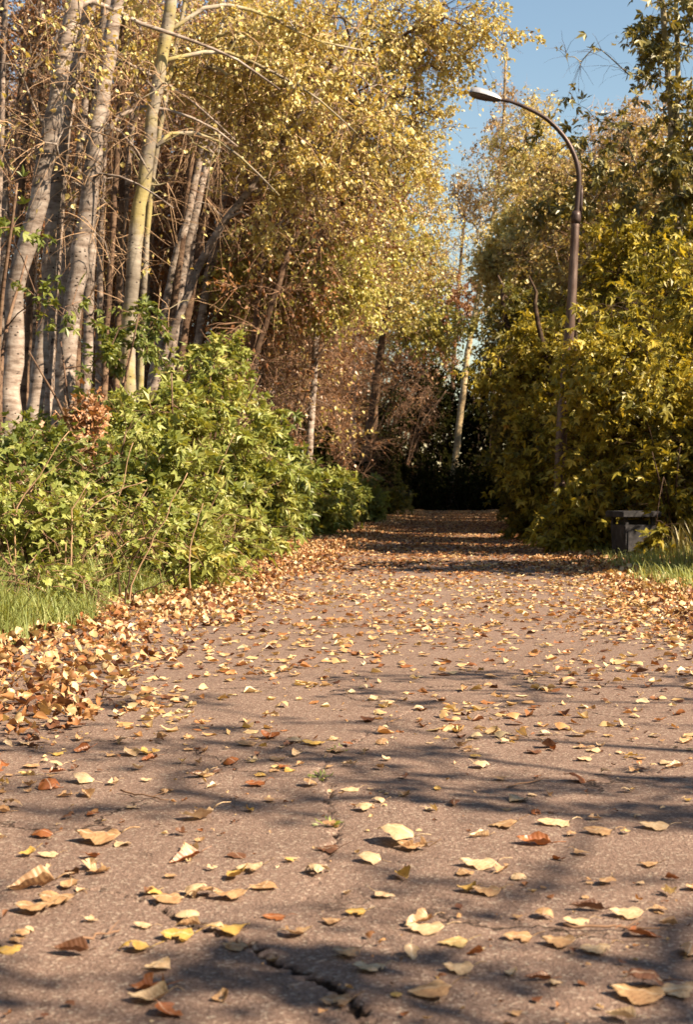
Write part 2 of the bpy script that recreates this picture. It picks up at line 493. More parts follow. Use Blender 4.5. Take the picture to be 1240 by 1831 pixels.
# ------------------------------------------------------------------ trees and shrubs
def grow(root, stems, blobs, rng, spray, shape, size, leaf_m, bark_m, twig_m, parts=('trunk', 'limb', 'crown'), limbs=6,
         sides=9, rt=.007, up_bias=.5, upl=.5, leaf_keep=None, sag=0.0, gnarl=.10, arms=()):
    """stems: list of (points, radii); blobs: list of (centre, (rx, ry, rz), n, leafiness).
    Sprays of leaves fill the blobs; each hangs on a branch that runs back to the nearest wood."""
    nodes, par, rad, lim = [], [], [], []
    wood = {'stem': Bag()}
    for si, (pts, rr) in enumerate(list(stems) + list(arms)):
        wk = 'stem' if si < len(stems) else 'arm%d' % si
        wood.setdefault(wk, Bag())
        n = max(6, int(np.linalg.norm(np.diff(np.asarray(pts), axis=0), axis=1).sum() / .35))
        n = min(n, 60)
        q = smooth_path(np.c_[np.asarray(pts), np.asarray(rr)], n)
        q[:, :2] += rng.normal(0, 1, (n, 2)) * q[:, 3:4] * .12
        r = q[:, 3] * (1 + rng.normal(0, .05, n))
        if si < len(stems): r[0] *= 1.35; r[1] *= 1.12
        wood[wk].add(*tubes(q[None, :, :3], r[None], sides), 0, True)
        for i in range(n):
            nodes.append(q[i, :3]); par.append(-1); rad.append(r[i]); lim.append(-1)
    nstem = len(nodes)
    tg, leafy = [], []
    for c, rr, n, lf in blobs:
        d = norm(rng.normal(size=(n, 3))) * (rng.uniform(0, 1, n) ** .45 * np.where(rng.uniform(0, 1, n) < .16, rng.uniform(1.05, 1.45, n), 1))[:, None]
        tg.append(np.asarray(c) + d * np.asarray(rr)); leafy.append(np.full(n, lf))
    tg = np.concatenate(tg); leafy = np.concatenate(leafy)
    keep = tg[:, 2] > .12
    tg, leafy = tg[keep], leafy[keep]
    st = np.array(nodes)
    dd = np.array([np.min(np.linalg.norm(st - t, axis=1)) for t in tg])
    order = np.argsort(dd)
    NN = np.zeros((nstem + len(tg) * 14, 3)); NN[:nstem] = st
    PAR = np.full(len(NN), -1); LIM = np.full(len(NN), -1); CNT = np.zeros(len(NN)); cnt = nstem
    chains, outw = [], np.zeros((len(tg), 3))
    base_z = np.asarray(root)[2]
    for ti in order:
        t = tg[ti]
        D = NN[:cnt] - t
        dist = np.linalg.norm(D, axis=1)
        cost = dist + up_bias * np.maximum(0, D[:, 2] + .35 * dist)
        cost[:nstem] += .15 * dist[:nstem]
        a = int(np.argmin(cost))
        L = dist[a]
        k = int(np.clip(L / .4, 2, 13))
        s = np.linspace(0, 1, k + 1)[:, None]
        p = NN[a] + (t - NN[a]) * s
        bow = np.sin(s * math.pi) * L
        p = p + bow * (np.array([0, 0, .13 - sag]) + rng.normal(0, gnarl, 3)) + rng.normal(0, .02, p.shape) * np.minimum(L, 1.5) * np.sin(s * math.pi)
        ids = list(range(cnt, cnt + k))
        NN[cnt:cnt + k] = p[1:]
        PAR[cnt] = a; PAR[cnt + 1:cnt + k] = ids[:-1]
        lm = LIM[a] if a >= nstem else len(chains)
        LIM[cnt:cnt + k] = lm
        chains.append((a, ids, lm)); CNT[ids[-1]] += 1
        outw[ti] = norm(p[-1] - p[-2])
        cnt += k
    for i in range(cnt - 1, nstem - 1, -1):
        if PAR[i] >= 0: CNT[PAR[i]] += CNT[i]
    R = rt * np.maximum(CNT, 1) ** .46
    cap = np.array(rad)
    size_of = {}
    for a, ids, lm in chains: size_of[lm] = size_of.get(lm, 0) + 1
    big = [l for l, _ in sorted(size_of.items(), key=lambda kv: -kv[1])[:limbs] if size_of[l] >= 6]
    for a, ids, lm in chains:
        key = lm if lm in big else 'stem'
        if key not in wood: wood[key] = Bag()
        pts = np.vstack([NN[a][None], NN[ids]])
        r = R[ids]
        if a < nstem: r = np.minimum(r, cap[a] * .75)
        r = np.r_[r[0] * (1.15 if a < nstem else 1.0), r]
        r[-1] *= .6
        wood[key].add(*tubes(pts[None], r[None], 6 if r[0] > .02 else 4, False), 0, True)
    root_o = None
    res = {}
    res['wood'] = wood; res['big'] = big
    # sprays
    cb = Bag()
    nt, ns, tl = spray['twigs'], spray['leaves'], spray['len']
    N = len(tg) * nt
    o = np.repeat(tg, nt, 0); ow = np.repeat(outw, nt, 0); lf = np.repeat(leafy, nt)
    d = norm(ow * spray.get('out', .8) + rng.normal(size=(N, 3)) * .75 + np.array([0, 0, spray.get('rise', .05)]))
    LL = tl * rng.uniform(.5, 1.25, N)
    ss = np.linspace(0, 1, 5)
    droop = spray.get('droop', .35)
    path = o[:, None, :] + (d * LL[:, None])[:, None, :] * ss[None, :, None]
    path[:, :, 2] -= droop * LL[:, None] * ss[None] ** 2
    path += rng.normal(0, .03, path.shape) * LL[:, None, None] * ss[None, :, None]
    tr = spray.get('tr', .004)
    rr = np.linspace(tr, tr * .35, 5)[None].repeat(N, 0) * rng.uniform(.7, 1.3, N)[:, None]
    cb.add(*tubes(path, rr, 3, False), 1, False)
    # leaves along the twigs
    lf = lf * np.repeat(rng.gamma(spray.get('clump', 1.0), 1 / spray.get('clump', 1.0), len(tg)), nt)
    nl = rng.poisson(np.maximum(ns * lf, 0))
    w = np.repeat(np.arange(N), nl)
    if len(w):
        u = rng.uniform(.12, 1.03, len(w))
        f = np.clip(u, 0, .999) * 4; i0 = f.astype(int); fr = (f - i0)[:, None]
        pos = path[w, i0] * (1 - fr) + path[w, i0 + 1] * fr
        td = norm(path[w, i0 + 1] - path[w, i0])
        ld = norm(td * .6 + rng.normal(size=(len(w), 3)) * .6 + np.array([0, 0, -spray.get('hang', .35)]))
        pos = pos + rng.normal(0, spray.get('scatter', .03), pos.shape) + ld * .015
        sz = size * rng.uniform(.4, 1.35, len(w))
        ok = pos[:, 2] > .05
        cb.add(*leaves(pos[ok], ld[ok], sz[ok], shape, rng, upl), 0, False)
    res['crown'] = cb
    return res


def plant_obj(name, label, cat, root, stems, blobs, rng=None, group=None, spray=None, shape='poplar', size=.065, leaf='yellow', bark='bark_brown', twig='twig',
              parts=('trunk', 'limb', 'crown'), **kw):
    rng = rng or np.random.default_rng(abs(hash_of(label)) % 100000)
    r = grow(root, stems, blobs, rng, spray or SPRAY['poplar'], shape, size, M[leaf], M[bark], M[twig], parts, **kw)
    e = empty(name, root, label, cat, group)
    for k, bag in r['wood'].items():
        if bag.n: bag.build(parts[0] if k == 'stem' else parts[1], [M[bark]], e, root)
    r['crown'].build(parts[2], [M[leaf], M[twig]], e, root)
    return e


def hash_of(s):
    h = 7
    for ch in s: h = (h * 131 + ord(ch)) % 1000003
    return h


SPRAY = {
    'poplar': dict(twigs=4, leaves=9.5, len=.72, droop=.30, hang=.5, scatter=.05, tr=.0065, clump=.9),
    'sparse': dict(twigs=4, leaves=4, len=.8, droop=.20, hang=.5, scatter=.05, tr=.005),
    'elder': dict(twigs=4, leaves=6.5, len=.62, clump=.9, droop=.35, hang=.55, scatter=.05, tr=.004),
    'bush': dict(twigs=4, leaves=6.5, len=.46, droop=.25, hang=.25, scatter=.03, tr=.005, clump=.75),
    'bare': dict(twigs=7, leaves=2.0, len=.85, droop=.12, hang=.4, scatter=.05, tr=.0065, rise=.2),
    'bg': dict(twigs=7, leaves=3.5, len=.95, droop=.15, hang=.4, scatter=.08, tr=.008, rise=.2),
    'cluster': dict(twigs=3, leaves=4.5, len=.22, droop=.15, hang=.4, scatter=.05, tr=.005),
    'dense': dict(twigs=5, leaves=9, len=.8, droop=.3, hang=.4, scatter=.08, tr=.006),
}


def blob(px, py, Y, rx, ry, n, leafy=1.0, depth=None):
    c = P(px, py, Y)
    return (c, (px_m(rx, Y), depth if depth else px_m(rx, Y) * .9, px_m(ry, Y)), n, leafy)


def trunk(pts, Y, w0, w1, dY=0.0, ground=True):
    """pixel polyline of a trunk (lowest point first) at depth Y, widths in photo pixels"""
    q = np.array([P(x, y, Y + dY * i / max(1, len(pts) - 1)) for i, (x, y) in enumerate(pts)])
    if ground:
        d = q[1] - q[0]
        z = 0.0
        if q[0, 2] > .3:
            t = (q[0, 2] - z) / max(d[2], .3)
            b0 = q[0] - d * t * .8; b0[2] = z - .05
            q = np.vstack([b0, q])
    r = np.linspace(px_m(w0, Y) / 2, px_m(w1, Y) / 2, len(q))
    return (q, r)


def extend(stem, up, rend=.35):
    """let a trunk go on above the picture"""
    q, r = stem
    d = norm(q[-1] - q[-2])
    q2 = np.vstack([q, q[-1] + d * up * .5 + np.array([.1, 0, 0]), q[-1] + d * up])
    return (q2, np.r_[r, r[-1] * .75, r[-1] * rend])

POP = "pale grey poplars on the left"
# --- front poplars, left.  (label, pixel line, depth, width low, width high, bark, twig blobs)
front = [
    ("pale poplar with the thickest bright trunk, leaning right at the left edge", [(18, 720), (30, 520), (73, 330), (116, 97), (134, 0)], 21.0, 46, 33, 'bark_pale',
     [(150, 60, 20.5, 120, 90, 26, .5), (60, 230, 20.5, 70, 160, 14, .15)], 5),
    ("grey poplar trunk leaning close behind the thickest bright trunk", [(66, 700), (85, 560), (95, 390), (117, 217), (150, 60)], 22.6, 34, 26, 'bark_pale',
     [(190, 40, 23, 100, 80, 22, .5), (120, 300, 22, 70, 150, 12, .1)], 5),
    ("pale poplar with a broad dark left side, leaning toward the top left canopy", [(118, 660), (147, 430), (168, 265), (195, 85), (212, 0)], 21.8, 42, 30, 'bark_pale',
     [(330, 60, 23.8, 170, 70, 46, .8), (240, 200, 23.4, 110, 120, 14, .15)], 8),
    ("slim upright poplar stem touching the broad dark-sided poplar", [(155, 690), (163, 400), (172, 240), (184, 60)], 22.2, 25, 18, 'bark_pale',
     [(220, 80, 23, 90, 90, 16, .5)], 5),
    ("poplar with yellow lichen on its lower trunk, standing behind the tall green shrub", [(229, 680), (240, 430), (263, 290), (287, 115), (300, 30)], 22.0, 33, 24, 'bark_lichen',
     [(410, 120, 23.8, 150, 90, 60, 1.0), (330, 250, 23.2, 110, 120, 14, .1), (520, 60, 24.0, 150, 90, 70, 1.0)], 9),
    ("thin grey stem right against the lichen-covered poplar", [(251, 660), (258, 500), (268, 360), (290, 210)], 23.0, 15, 10, 'bark_lichen',
     [(300, 130, 24, 60, 90, 12, .6)], 3),
]
ARMS = {  # limbs one can follow in the picture: tree index, pixel line, widths, depth step
    0: [([(128, 20), (165, 2), (215, 22), (250, 42), (330, 68), (420, 105), (500, 160)], 11, 4, 1.2), ([(90, 250), (60, 190), (30, 120), (-10, 110)], 6, 2, -.5)],
    1: [([(100, 215), (130, 205), (162, 208), (205, 228), (240, 262), (268, 310)], 7, 2, -.8)],
    2: [([(180, 170), (160, 118), (190, 100), (235, 116), (290, 146), (345, 182), (420, 250)], 10, 3, 1.4), ([(190, 240), (215, 205), (262, 190), (320, 202), (380, 228), (425, 262)], 8, 3, 1.0), ([(150, 330), (175, 311), (215, 316), (262, 338), (310, 372)], 6, 2, -.6)],
    4: [([(290, 110), (330, 100), (400, 92), (470, 120), (560, 170), (640, 240)], 9, 3, 1.6), ([(280, 262), (300, 240), (340, 236), (390, 252), (440, 290), (500, 350)], 8, 3, 1.2), ([(296, 60), (380, 10), (470, 25), (560, 70), (650, 90)], 9, 3, 1.6)],
}
for fi, (lb, pts, Y, w0, w1, bk, bl, nl) in enumerate(front):
    s = extend(trunk(pts, Y, w0 * .88, w1 * .85), 5.0)
    bl = bl + [(pts[-2][0] + 20, pts[-2][1] + 90, Y - .3, 80, 170, 9, .06)]
    top = s[0][-2]
    bl2 = [blob(*q) for q in bl] + [(top + np.array([.6, -.3, .8]), (2.2, 1.6, 2.0), 16, .8)]
    plant_obj("poplar_tree", lb, "tree", s[0][0] * [1, 1, 0], [s], bl2, group=POP, bark=bk, limbs=nl, rt=.0075, size=.08, sides=12, sag=.02,
              arms=[trunk(a[0], Y, a[1], a[2], a[3], False) for a in ARMS.get(fi, ())], twig='twig_pale')

# --- second rank of thinner grey trunks
second = [
    ("thin dark stem between the dark-sided and the lichen poplars", [(210, 620), (218, 350), (217, 250), (222, 60)], 25, 11, 8),
    ("leaning thin grey trunk, first right of the lichen poplar", [(276, 660), (310, 485), (348, 330), (372, 220), (400, 80)], 27, 15, 10),
    ("leaning two-tone grey trunk, second right of the lichen poplar", [(304, 650), (330, 465), (375, 270), (410, 110)], 27.8, 17, 11),
    ("leaning grey trunk, third right of the lichen poplar", [(336, 560), (364, 406), (387, 290), (430, 120)], 29, 15, 10),
    ("thin pale trunk, rightmost of the upright ones beside the yellow canopy", [(362, 560), (395, 387), (409, 300), (440, 150)], 30, 14, 9),
    ("straight thin grey trunk at the very left edge of the woods", [(2, 640), (8, 400), (6, 100), (8, 0)], 24, 17, 12),
    ("thin wavy stem rising left of the thickest bright trunk", [(20, 620), (37, 370), (31, 230), (50, 0)], 25.5, 11, 8),
    ("thinnest pale stem showing above the thickest bright trunk's left side", [(60, 560), (66, 300), (70, 190), (74, 0)], 27, 9, 7),
    ("dark slim trunk between the two thickest pale poplars", [(108, 640), (118, 450), (150, 220), (165, 20)], 26, 15, 12),
]
MORE = [(-8, 640, 8, 0, 23), (26, 650, 58, 10, 28), (52, 640, 92, 0, 30), (92, 650, 120, 30, 29), (134, 640, 158, 40, 31), (176, 640, 206, 20, 27), (196, 650, 236, 60, 31), (262, 640, 322, 90, 33), (288, 640, 352, 120, 35), (322, 640, 398, 150, 36), (350, 620, 420, 170, 33), (384, 620, 446, 200, 38), (240, 640, 262, 80, 34), (410, 600, 470, 260, 37)]
for j, (x0, y0, x1, y1, Y) in enumerate(MORE):
    xm = (x0 + x1) / 2 - 8
    second.append((f"thin brown-grey trunk in the crowded stand behind the pale poplars, {['first', 'second', 'third', 'fourth', 'fifth', 'sixth', 'seventh', 'eighth', 'ninth', 'tenth', 'eleventh', 'twelfth', 'thirteenth', 'fourteenth'][j]} from its left", [(x0, y0), (xm, (y0 + y1) / 2), (x1, y1)], Y, 10 + (j * 5) % 6, 7))
MORE_SORT = sorted(range(len(MORE)), key=lambda q: MORE[q][0])
for r_, j in enumerate(MORE_SORT):
    second[len(second) - len(MORE) + j] = (f"thin brown-grey trunk in the crowded stand behind the pale poplars, {['first', 'second', 'third', 'fourth', 'fifth', 'sixth', 'seventh', 'eighth', 'ninth', 'tenth', 'eleventh', 'twelfth', 'thirteenth', 'fourteenth'][r_]} from the left",) + second[len(second) - len(MORE) + j][1:]
for i, (lb, pts, Y, w0, w1) in enumerate(second):
    s = extend(trunk(pts, Y, w0 * 1.15, w1 * 1.15), 3.0)
    x1, y1 = pts[-1]
    bl = [blob(x1 + 60, y1 + 20, Y + .5, 110, 110, 24, .6), blob(x1, y1 + 200, Y, 70, 150, 14, .04)]
    plant_obj("poplar_tree", lb, "tree", s[0][0] * [1, 1, 0], [s], bl, group=POP, bark=('bark_pale' if i % 3 else 'bark_brown') if i < 9 else ('bark_brown' if i % 2 else 'bark_mid'), limbs=2, rt=.006, size=.07, leaf='yellow' if x1 > 230 else 'rust', twig='twig_pale' if i % 2 else 'twig')

DARK = [(-14, 680, 10, 0, 22.4), (14, 690, 66, 20, 24), (44, 690, 84, 0, 25), (88, 690, 140, 0, 23.6), (136, 700, 168, 0, 24.4), (186, 690, 222, 0, 23), (208, 690, 250, 20, 25.6), (246, 690, 300, 40, 26), (292, 690, 372, 60, 27), (318, 680, 392, 80, 29), (352, 670, 432, 100, 31)]
for j, (x0, y0, x1, y1, Y) in enumerate(DARK):
    rj = np.random.default_rng(300 + j)
    st = extend(trunk([(x0, y0), ((x0 * 2 + x1) / 3 + rj.uniform(-5, 3), y0 * .67 + y1 * .33), ((x0 + x1 * 2) / 3 + rj.uniform(-4, 4), y0 * .33 + y1 * .67), (x1, y1)], Y, rj.uniform(11, 17), 9), 3.0)
    plant_obj("poplar_tree", f"slim dark brown trunk within the left stand, {ORD[j]} dark one from the left", "tree", st[0][0] * [1, 1, 0], [st],
              [blob(x1 + 10, y1 + 60, Y, 60, 90, 12, .4), blob((x0 + x1) / 2, 330, Y, 60, 170, 10, .02)], group=POP, bark='bark_brown' if j % 3 else 'bark_mid', twig='twig_pale' if j % 2 else 'twig', limbs=1, rt=.006, leaf='rust' if j < 6 else 'yellow', size=.07)

# --- the big yellow canopy over the left side of the path
YG = "yellow leaved trees left of the path"
def ytree(lb, pts, Y, w0, w1, bl, leaf='yellow', bark='bark_brown', spray='poplar', up=2.0, limbs=8, **kw):
    s = extend(trunk(pts, Y, w0, w1), up)
    return plant_obj("poplar_tree", lb, "tree", s[0][0] * [1, 1, 0], [s], [blob(*q) for q in bl], group=YG, bark=bark, leaf=leaf, limbs=limbs, spray=SPRAY[spray], **kw)

ytree("bent poplar leaning steeply right into the yellow canopy", [(300, 620), (379, 430), (462, 322), (540, 200)], 25, 16, 11,
      [(520, 330, 25, 120, 110, 85, 1.0), (600, 210, 24.5, 120, 110, 85, 1.0), (470, 170, 24.5, 100, 100, 60, .9)], bark='bark_mid', twig='twig_pale', rt=.008, size=.085)
ytree("tall yellow poplar whose crown reaches the top middle of the sky", [(425, 740), (500, 500), (590, 260), (650, 60)], 29, 13, 10,
      [(640, 90, 29, 140, 130, 130, 1.1), (770, 60, 28.5, 90, 100, 80, 1.0), (700, 250, 29.5, 100, 110, 85, 1.0), (575, 430, 32.5, 100, 90, 90, 1.0), (865, 50, 28, 40, 40, 14, 1.1), (480, 70, 29, 120, 100, 90, 1.1)], size=.085)
ytree("slim yellow poplar beside the blue sky gap with a thin straight trunk", [(655, 800), (690, 560), (708, 460), (728, 320), (745, 160)], 50, 13, 8,
      [(720, 340, 50, 75, 150, 170, .9), (770, 430, 50.5, 70, 80, 70, .7), (680, 480, 49.5, 90, 90, 120, 1.1), (790, 220, 50, 40, 150, 24, .5)], size=.10)
ytree("yellow tree on a dark double-toned trunk right of the brown thicket", [(664, 800), (684, 620), (700, 520), (712, 420)], 66, 15, 9,
      [(700, 520, 65.5, 100, 80, 150, 1.15), (770, 590, 66.5, 80, 50, 100, 1.1), (640, 545, 65, 70, 60, 90, 1.0)], size=.14, leaf='yellow_green')
ytree("yellow tree on a grey trunk just left of the dark double-toned trunk", [(630, 800), (637, 600), (650, 480), (660, 380)], 48, 14, 8,
      [(600, 470, 47, 110, 90, 140, 1.1), (560, 560, 46, 90, 60, 80, .9), (640, 360, 47.5, 90, 90, 90, 1.0), (690, 430, 47, 80, 70, 70, 1.0)], bark='bark_pale', size=.10, twig='twig_pale', leaf='yellow_green')
ytree("low yellow tree with drooping limbs before the brown thicket", [(455, 800), (470, 640), (510, 500), (550, 420)], 31, 12, 7,
      [(500, 490, 30.5, 110, 80, 140, 1.15), (590, 500, 31, 90, 80, 110, 1.2), (430, 520, 30.2, 50, 50, 30, 1.0)], sag=.05, twig='twig_pale', leaf='yellow_green', size=.085)
ytree("rust-tinged leafy tree rising above the far end of the path", [(745, 840), (760, 640), (775, 540)], 84, 11, 6,
      [(770, 560, 84, 80, 70, 140, 1.1), (740, 640, 83, 80, 60, 110, .9), (815, 530, 85, 60, 50, 60, .8)], leaf='rust', up=1.0, size=.16)

# --- brown twiggy thicket behind the green shrubs
TH = "brown twiggy thickets left of the path"
def shrub(name, lb, cat, px, py, Y, bl, leaf, spray, shape, size, group, stems=5, bark='bark_brown', twig='twig', spread=.35, **kw):
    base = P(px, 880, Y); base[2] = 0.0
    rng = np.random.default_rng(hash_of(lb))
    top = np.mean([b_[0] for b_ in bl], 0)
    h = max(b_[0][2] + b_[1][2] * .5 for b_ in bl)
    ss = []
    for i in range(stems):
        a = rng.uniform(0, 2 * math.pi)
        b0 = base + np.array([math.cos(a), math.sin(a), 0]) * rng.uniform(.05, .25) ; b0[2] = -.05
        e = top * [1, 1, 0] + np.array([math.cos(a), math.sin(a), 0]) * h * spread * rng.uniform(.4, 1.2); e[2] = h * rng.uniform(.6, 1.0)
        m = (b0 + e) / 2 + rng.normal(0, .08, 3) * h * .4; m[2] = max(m[2] + .1 * h, .1)
        r0 = .010 + .006 * h
        ss.append((np.array([b0, m, e]), np.array([r0, r0 * .75, r0 * .35])))
    return plant_obj(name, lb, cat, base, ss, bl, rng, group, SPRAY[spray], shape, size, leaf, bark, twig, ('stem', 'branch', 'foliage'), limbs=kw.pop('limbs', 0), sides=6, rt=kw.pop('rt', .004), **kw)

for lb, px, Y, bl, leaf in [
    ("bare brown thicket directly behind the highest green shrub", 480, 33, [(480, 660, 33, 90, 100, 110, .8), (440, 570, 33, 70, 60, 50, 1.2)], 'yellow'),
    ("brown twig thicket with scattered yellow leaves left of the grey trunk", 560, 37, [(555, 680, 37, 90, 110, 150, 1.0)], 'rust'),
    ("low dark thicket behind the last green shrubs by the path", 590, 41, [(590, 800, 41, 90, 70, 90, 1.2)], 'rust'),
    ("rust-leaved thicket around the base of the two far trunks", 625, 52, [(625, 690, 52, 90, 80, 130, 1.3), (640, 800, 54, 50, 80, 80, 1.2)], 'rust'),
    ("brown thicket under the rust-tinged tree by the far path", 700, 80, [(720, 720, 80, 70, 80, 170, 1.3), (700, 830, 79, 40, 60, 80, 1.2)], 'rust'),
]:
    shrub("thicket_shrub", lb, "shrub", px, 0, Y, [blob(*q) for q in bl], leaf, 'bare', 'diamond', .075, TH, twig='twig' if px != 480 else 'twig_pale', stems=7, rt=.005)

# --- green shrubs along the left edge of the path
GS = "green shrubs along the left edge of the path"
gl = [
    ("low bramble shrub with broad leaves at the left edge above the grass", 50, 12.6, [(40, 930, 12.6, 100, 55, 44, 1.2), (10, 870, 13.4, 60, 50, 14, 1.1)], 'green', 'maple', .085),
    ("low leafy bramble shrub with bare stems beside the green grass", 180, 13.0, [(170, 960, 13, 110, 70, 56, 1.2)], 'green', 'maple', .08),
    ("low spreading shrub leaning over the leaf drift at the path's edge", 300, 14.6, [(300, 975, 14.6, 90, 55, 60, 1), (370, 960, 15.4, 70, 50, 36, 1)], 'green', 'trifoliate', .115),
    ("shaded bramble shrub under the thickest poplar trunk", 70, 15.5, [(70, 845, 15.5, 120, 65, 60, 1.3), (10, 860, 15, 60, 50, 18, 1.3)], 'green_mid', 'maple', .10),
    ("broad light green shrub in the middle of the left shrub bank", 240, 17.0, [(240, 870, 17, 120, 85, 85, 1.4), (215, 790, 17.6, 70, 55, 30, 1.3)], 'green', 'trifoliate', .115),
    ("tall light green shrub rising before the lichen-covered poplar", 310, 19.5, [(310, 760, 19.5, 90, 60, 70, 1.4), (370, 690, 20, 45, 55, 30, 1.3), (270, 820, 19.2, 80, 80, 40, 1.4)], 'green', 'trifoliate', .12),
    ("dense green shrub bulging toward the path beside the leaf drift", 410, 20.5, [(410, 860, 20.5, 100, 110, 110, 1.4), (440, 940, 20.3, 70, 50, 36, 1.3)], 'green', 'trifoliate', .125),
    ("highest green shrub, its tip before the leaning thin trunks", 400, 23.5, [(390, 660, 23.5, 36, 60, 26, 1.3), (420, 780, 23.5, 60, 80, 46, 1.3)], 'green', 'trifoliate', .125),
    ("dark green shrub between the bulging shrub and the low lit ones", 490, 25.5, [(490, 860, 25.5, 65, 95, 130, 1.1)], 'green_mid', 'trifoliate', .15),
    ("rounded sunlit shrub with pale leaf tips by the path's bend of shade", 552, 32.0, [(550, 895, 32, 72, 55, 150, 1.1)], 'green', 'trifoliate', .16),
    ("low sunlit green shrub between the rounded shrub and the shaded far ones", 590, 37, [(588, 885, 37, 48, 40, 110, 1.1)], 'green', 'trifoliate', .15),
    ("small shaded shrub second from the far end of the left bank", 622, 45, [(622, 890, 45, 58, 36, 140, 1.1)], 'green', 'trifoliate', .17),
    ("smallest weedy shrub at the far end of the left bank", 672, 60, [(676, 896, 60, 42, 24, 90, 1), (716, 885, 72, 16, 30, 30, .9)], 'olive', 'trifoliate', .18),
    ("thin sprigs of green leaves growing between the poplar trunks", 190, 20.8, [(185, 650, 20.8, 60, 40, 6, .8), (265, 590, 21, 50, 50, 8, .9)], 'green_mid', 'trifoliate', .12),
    ("thin leafy sprig before the leftmost trunks", 16, 17.0, [(16, 330, 17, 26, 40, 2, .8), (20, 410, 17, 30, 20, 2, .8), (90, 530, 17.5, 50, 30, 4, .7)], 'green_mid', 'trifoliate', .125),
    ("dark shaded undergrowth shrub at the feet of the pale poplars", 120, 21.5, [(100, 815, 21.5, 130, 36, 70, 1), (20, 820, 21, 70, 36, 30, 1)], 'green_mid', 'trifoliate', .125),
]
for lb, px, Y, bl, leaf, shp, sz in gl:
    shrub("bramble_shrub" if shp == 'maple' else "green_shrub", lb, "shrub", px, 0, Y, [blob(*q) for q in bl], leaf, 'bush', shp, sz, GS, upl=.7)

for lb, px, Y, bl, sz in [
    ("small broad-leaved weed clump in the grass at the far left edge", 40, 11.0, [(35, 1030, 11.0, 50, 34, 12, .9)], .06),
    ("small broad-leaved weed clump where the grass meets the leaf drift", 150, 11.6, [(150, 1050, 11.6, 46, 28, 11, .9)], .06),
]:
    shrub("weed_clump", lb, "weed", px, 0, Y, [blob(*q) for q in bl], 'green', 'bush', 'maple', sz, "weeds in the left grass", stems=4, upl=.7)
b_ = [blob(160, 760, 16.6, 9, 50, 22, 1.2), blob(120, 742, 16.6, 9, 10, 5, 1.2), blob(172, 805, 16.5, 8, 20, 8, 1.2)]
shrub("withered_branch", "withered orange-brown leaf cluster hanging among the left shrubs", "plant", 150, 0, 16.6, b_, 'dead', 'cluster', 'maple', .085, None, stems=2, twig='twig_pale')

# --- right side
RG = "golden green trees right of the path"
def etree(lb, stems, bl, Y, leaf='gold_green', shape='trifoliate', size=.135, spray='elder', bark='bark_dark', twig='twig_dark', limbs=8, name="maple_tree", group=RG, up=.8, **kw):
    ss = [extend(trunk(p, Y, w0, w1), up) for p, w0, w1 in stems]
    return plant_obj(name, lb, "tree", ss[0][0][0] * [1, 1, 0], ss, [blob(*q) for q in bl], group=group, bark=bark, twig=twig, leaf=leaf, shape=shape, size=size, spray=SPRAY[spray], limbs=limbs, **kw)

etree("golden green maple with foliage to the ground right behind the litter bin", [([(1150, 960), (1160, 760), (1180, 560)], 16, 9), ([(1160, 960), (1130, 780), (1090, 640)], 14, 8)],
      [(1175, 590, 24.5, 90, 110, 80, 1.1), (1100, 720, 23.8, 80, 90, 70, 1.1), (1200, 770, 23.4, 80, 110, 70, 1.1), (1060, 850, 23.6, 60, 70, 46, 1), (1130, 870, 23.2, 70, 60, 44, 1.1), (1190, 690, 22.4, 130, 190, 46, 1.2), (1120, 560, 23.2, 60, 40, 20, 1.1), (1075, 640, 22.8, 50, 30, 16, 1.1), (1215, 500, 23.5, 40, 60, 22, 1.1)], 24.5)
etree("golden maple filling the right edge above the litter bin", [([(1235, 960), (1225, 700), (1210, 450)], 17, 9)],
      [(1220, 470, 27.5, 80, 70, 60, 1.1), (1130, 500, 28, 80, 60, 60, 1.05), (1260, 640, 26.5, 80, 150, 90, 1.1), (1190, 410, 28, 50, 40, 24, 1.1), (1110, 420, 28, 36, 36, 16, 1.0), (1150, 620, 27, 110, 120, 60, 1.1)], 27)
etree("golden green maple left of the street lamp with foliage touching its pole", [([(1030, 960), (1000, 760), (960, 560)], 14, 8), ([(1035, 960), (1030, 760), (1030, 600)], 12, 7)],
      [(975, 640, 30.5, 60, 75, 75, 1.1), (985, 820, 29.5, 75, 100, 100, 1.1), (1070, 600, 31, 60, 90, 50, 1.05), (1050, 730, 28.5, 60, 90, 60, 1.05), (970, 720, 30, 52, 120, 60, 1.1), (890, 660, 30.4, 26, 26, 10, 1.0)], 30)
etree("olive leafed tree at the dark bend behind the lamp maple", [([(965, 940), (930, 700), (900, 540)], 13, 8)],
      [(915, 620, 42, 36, 105, 110, 1.1), (930, 780, 42, 50, 100, 120, 1.1), (945, 560, 43, 60, 60, 80, 1.0)], 42, leaf='olive')
etree("light golden tree crown between slim trunk and street lamp", [([(960, 900), (955, 620), (950, 380)], 12, 6)],
      [(950, 430, 52, 75, 70, 160, 1.1), (1010, 460, 51, 70, 70, 110, 1.1), (985, 330, 53, 50, 90, 90, 1.0), (890, 470, 52, 40, 50, 50, .9)], 52, leaf='yellow', size=.15)
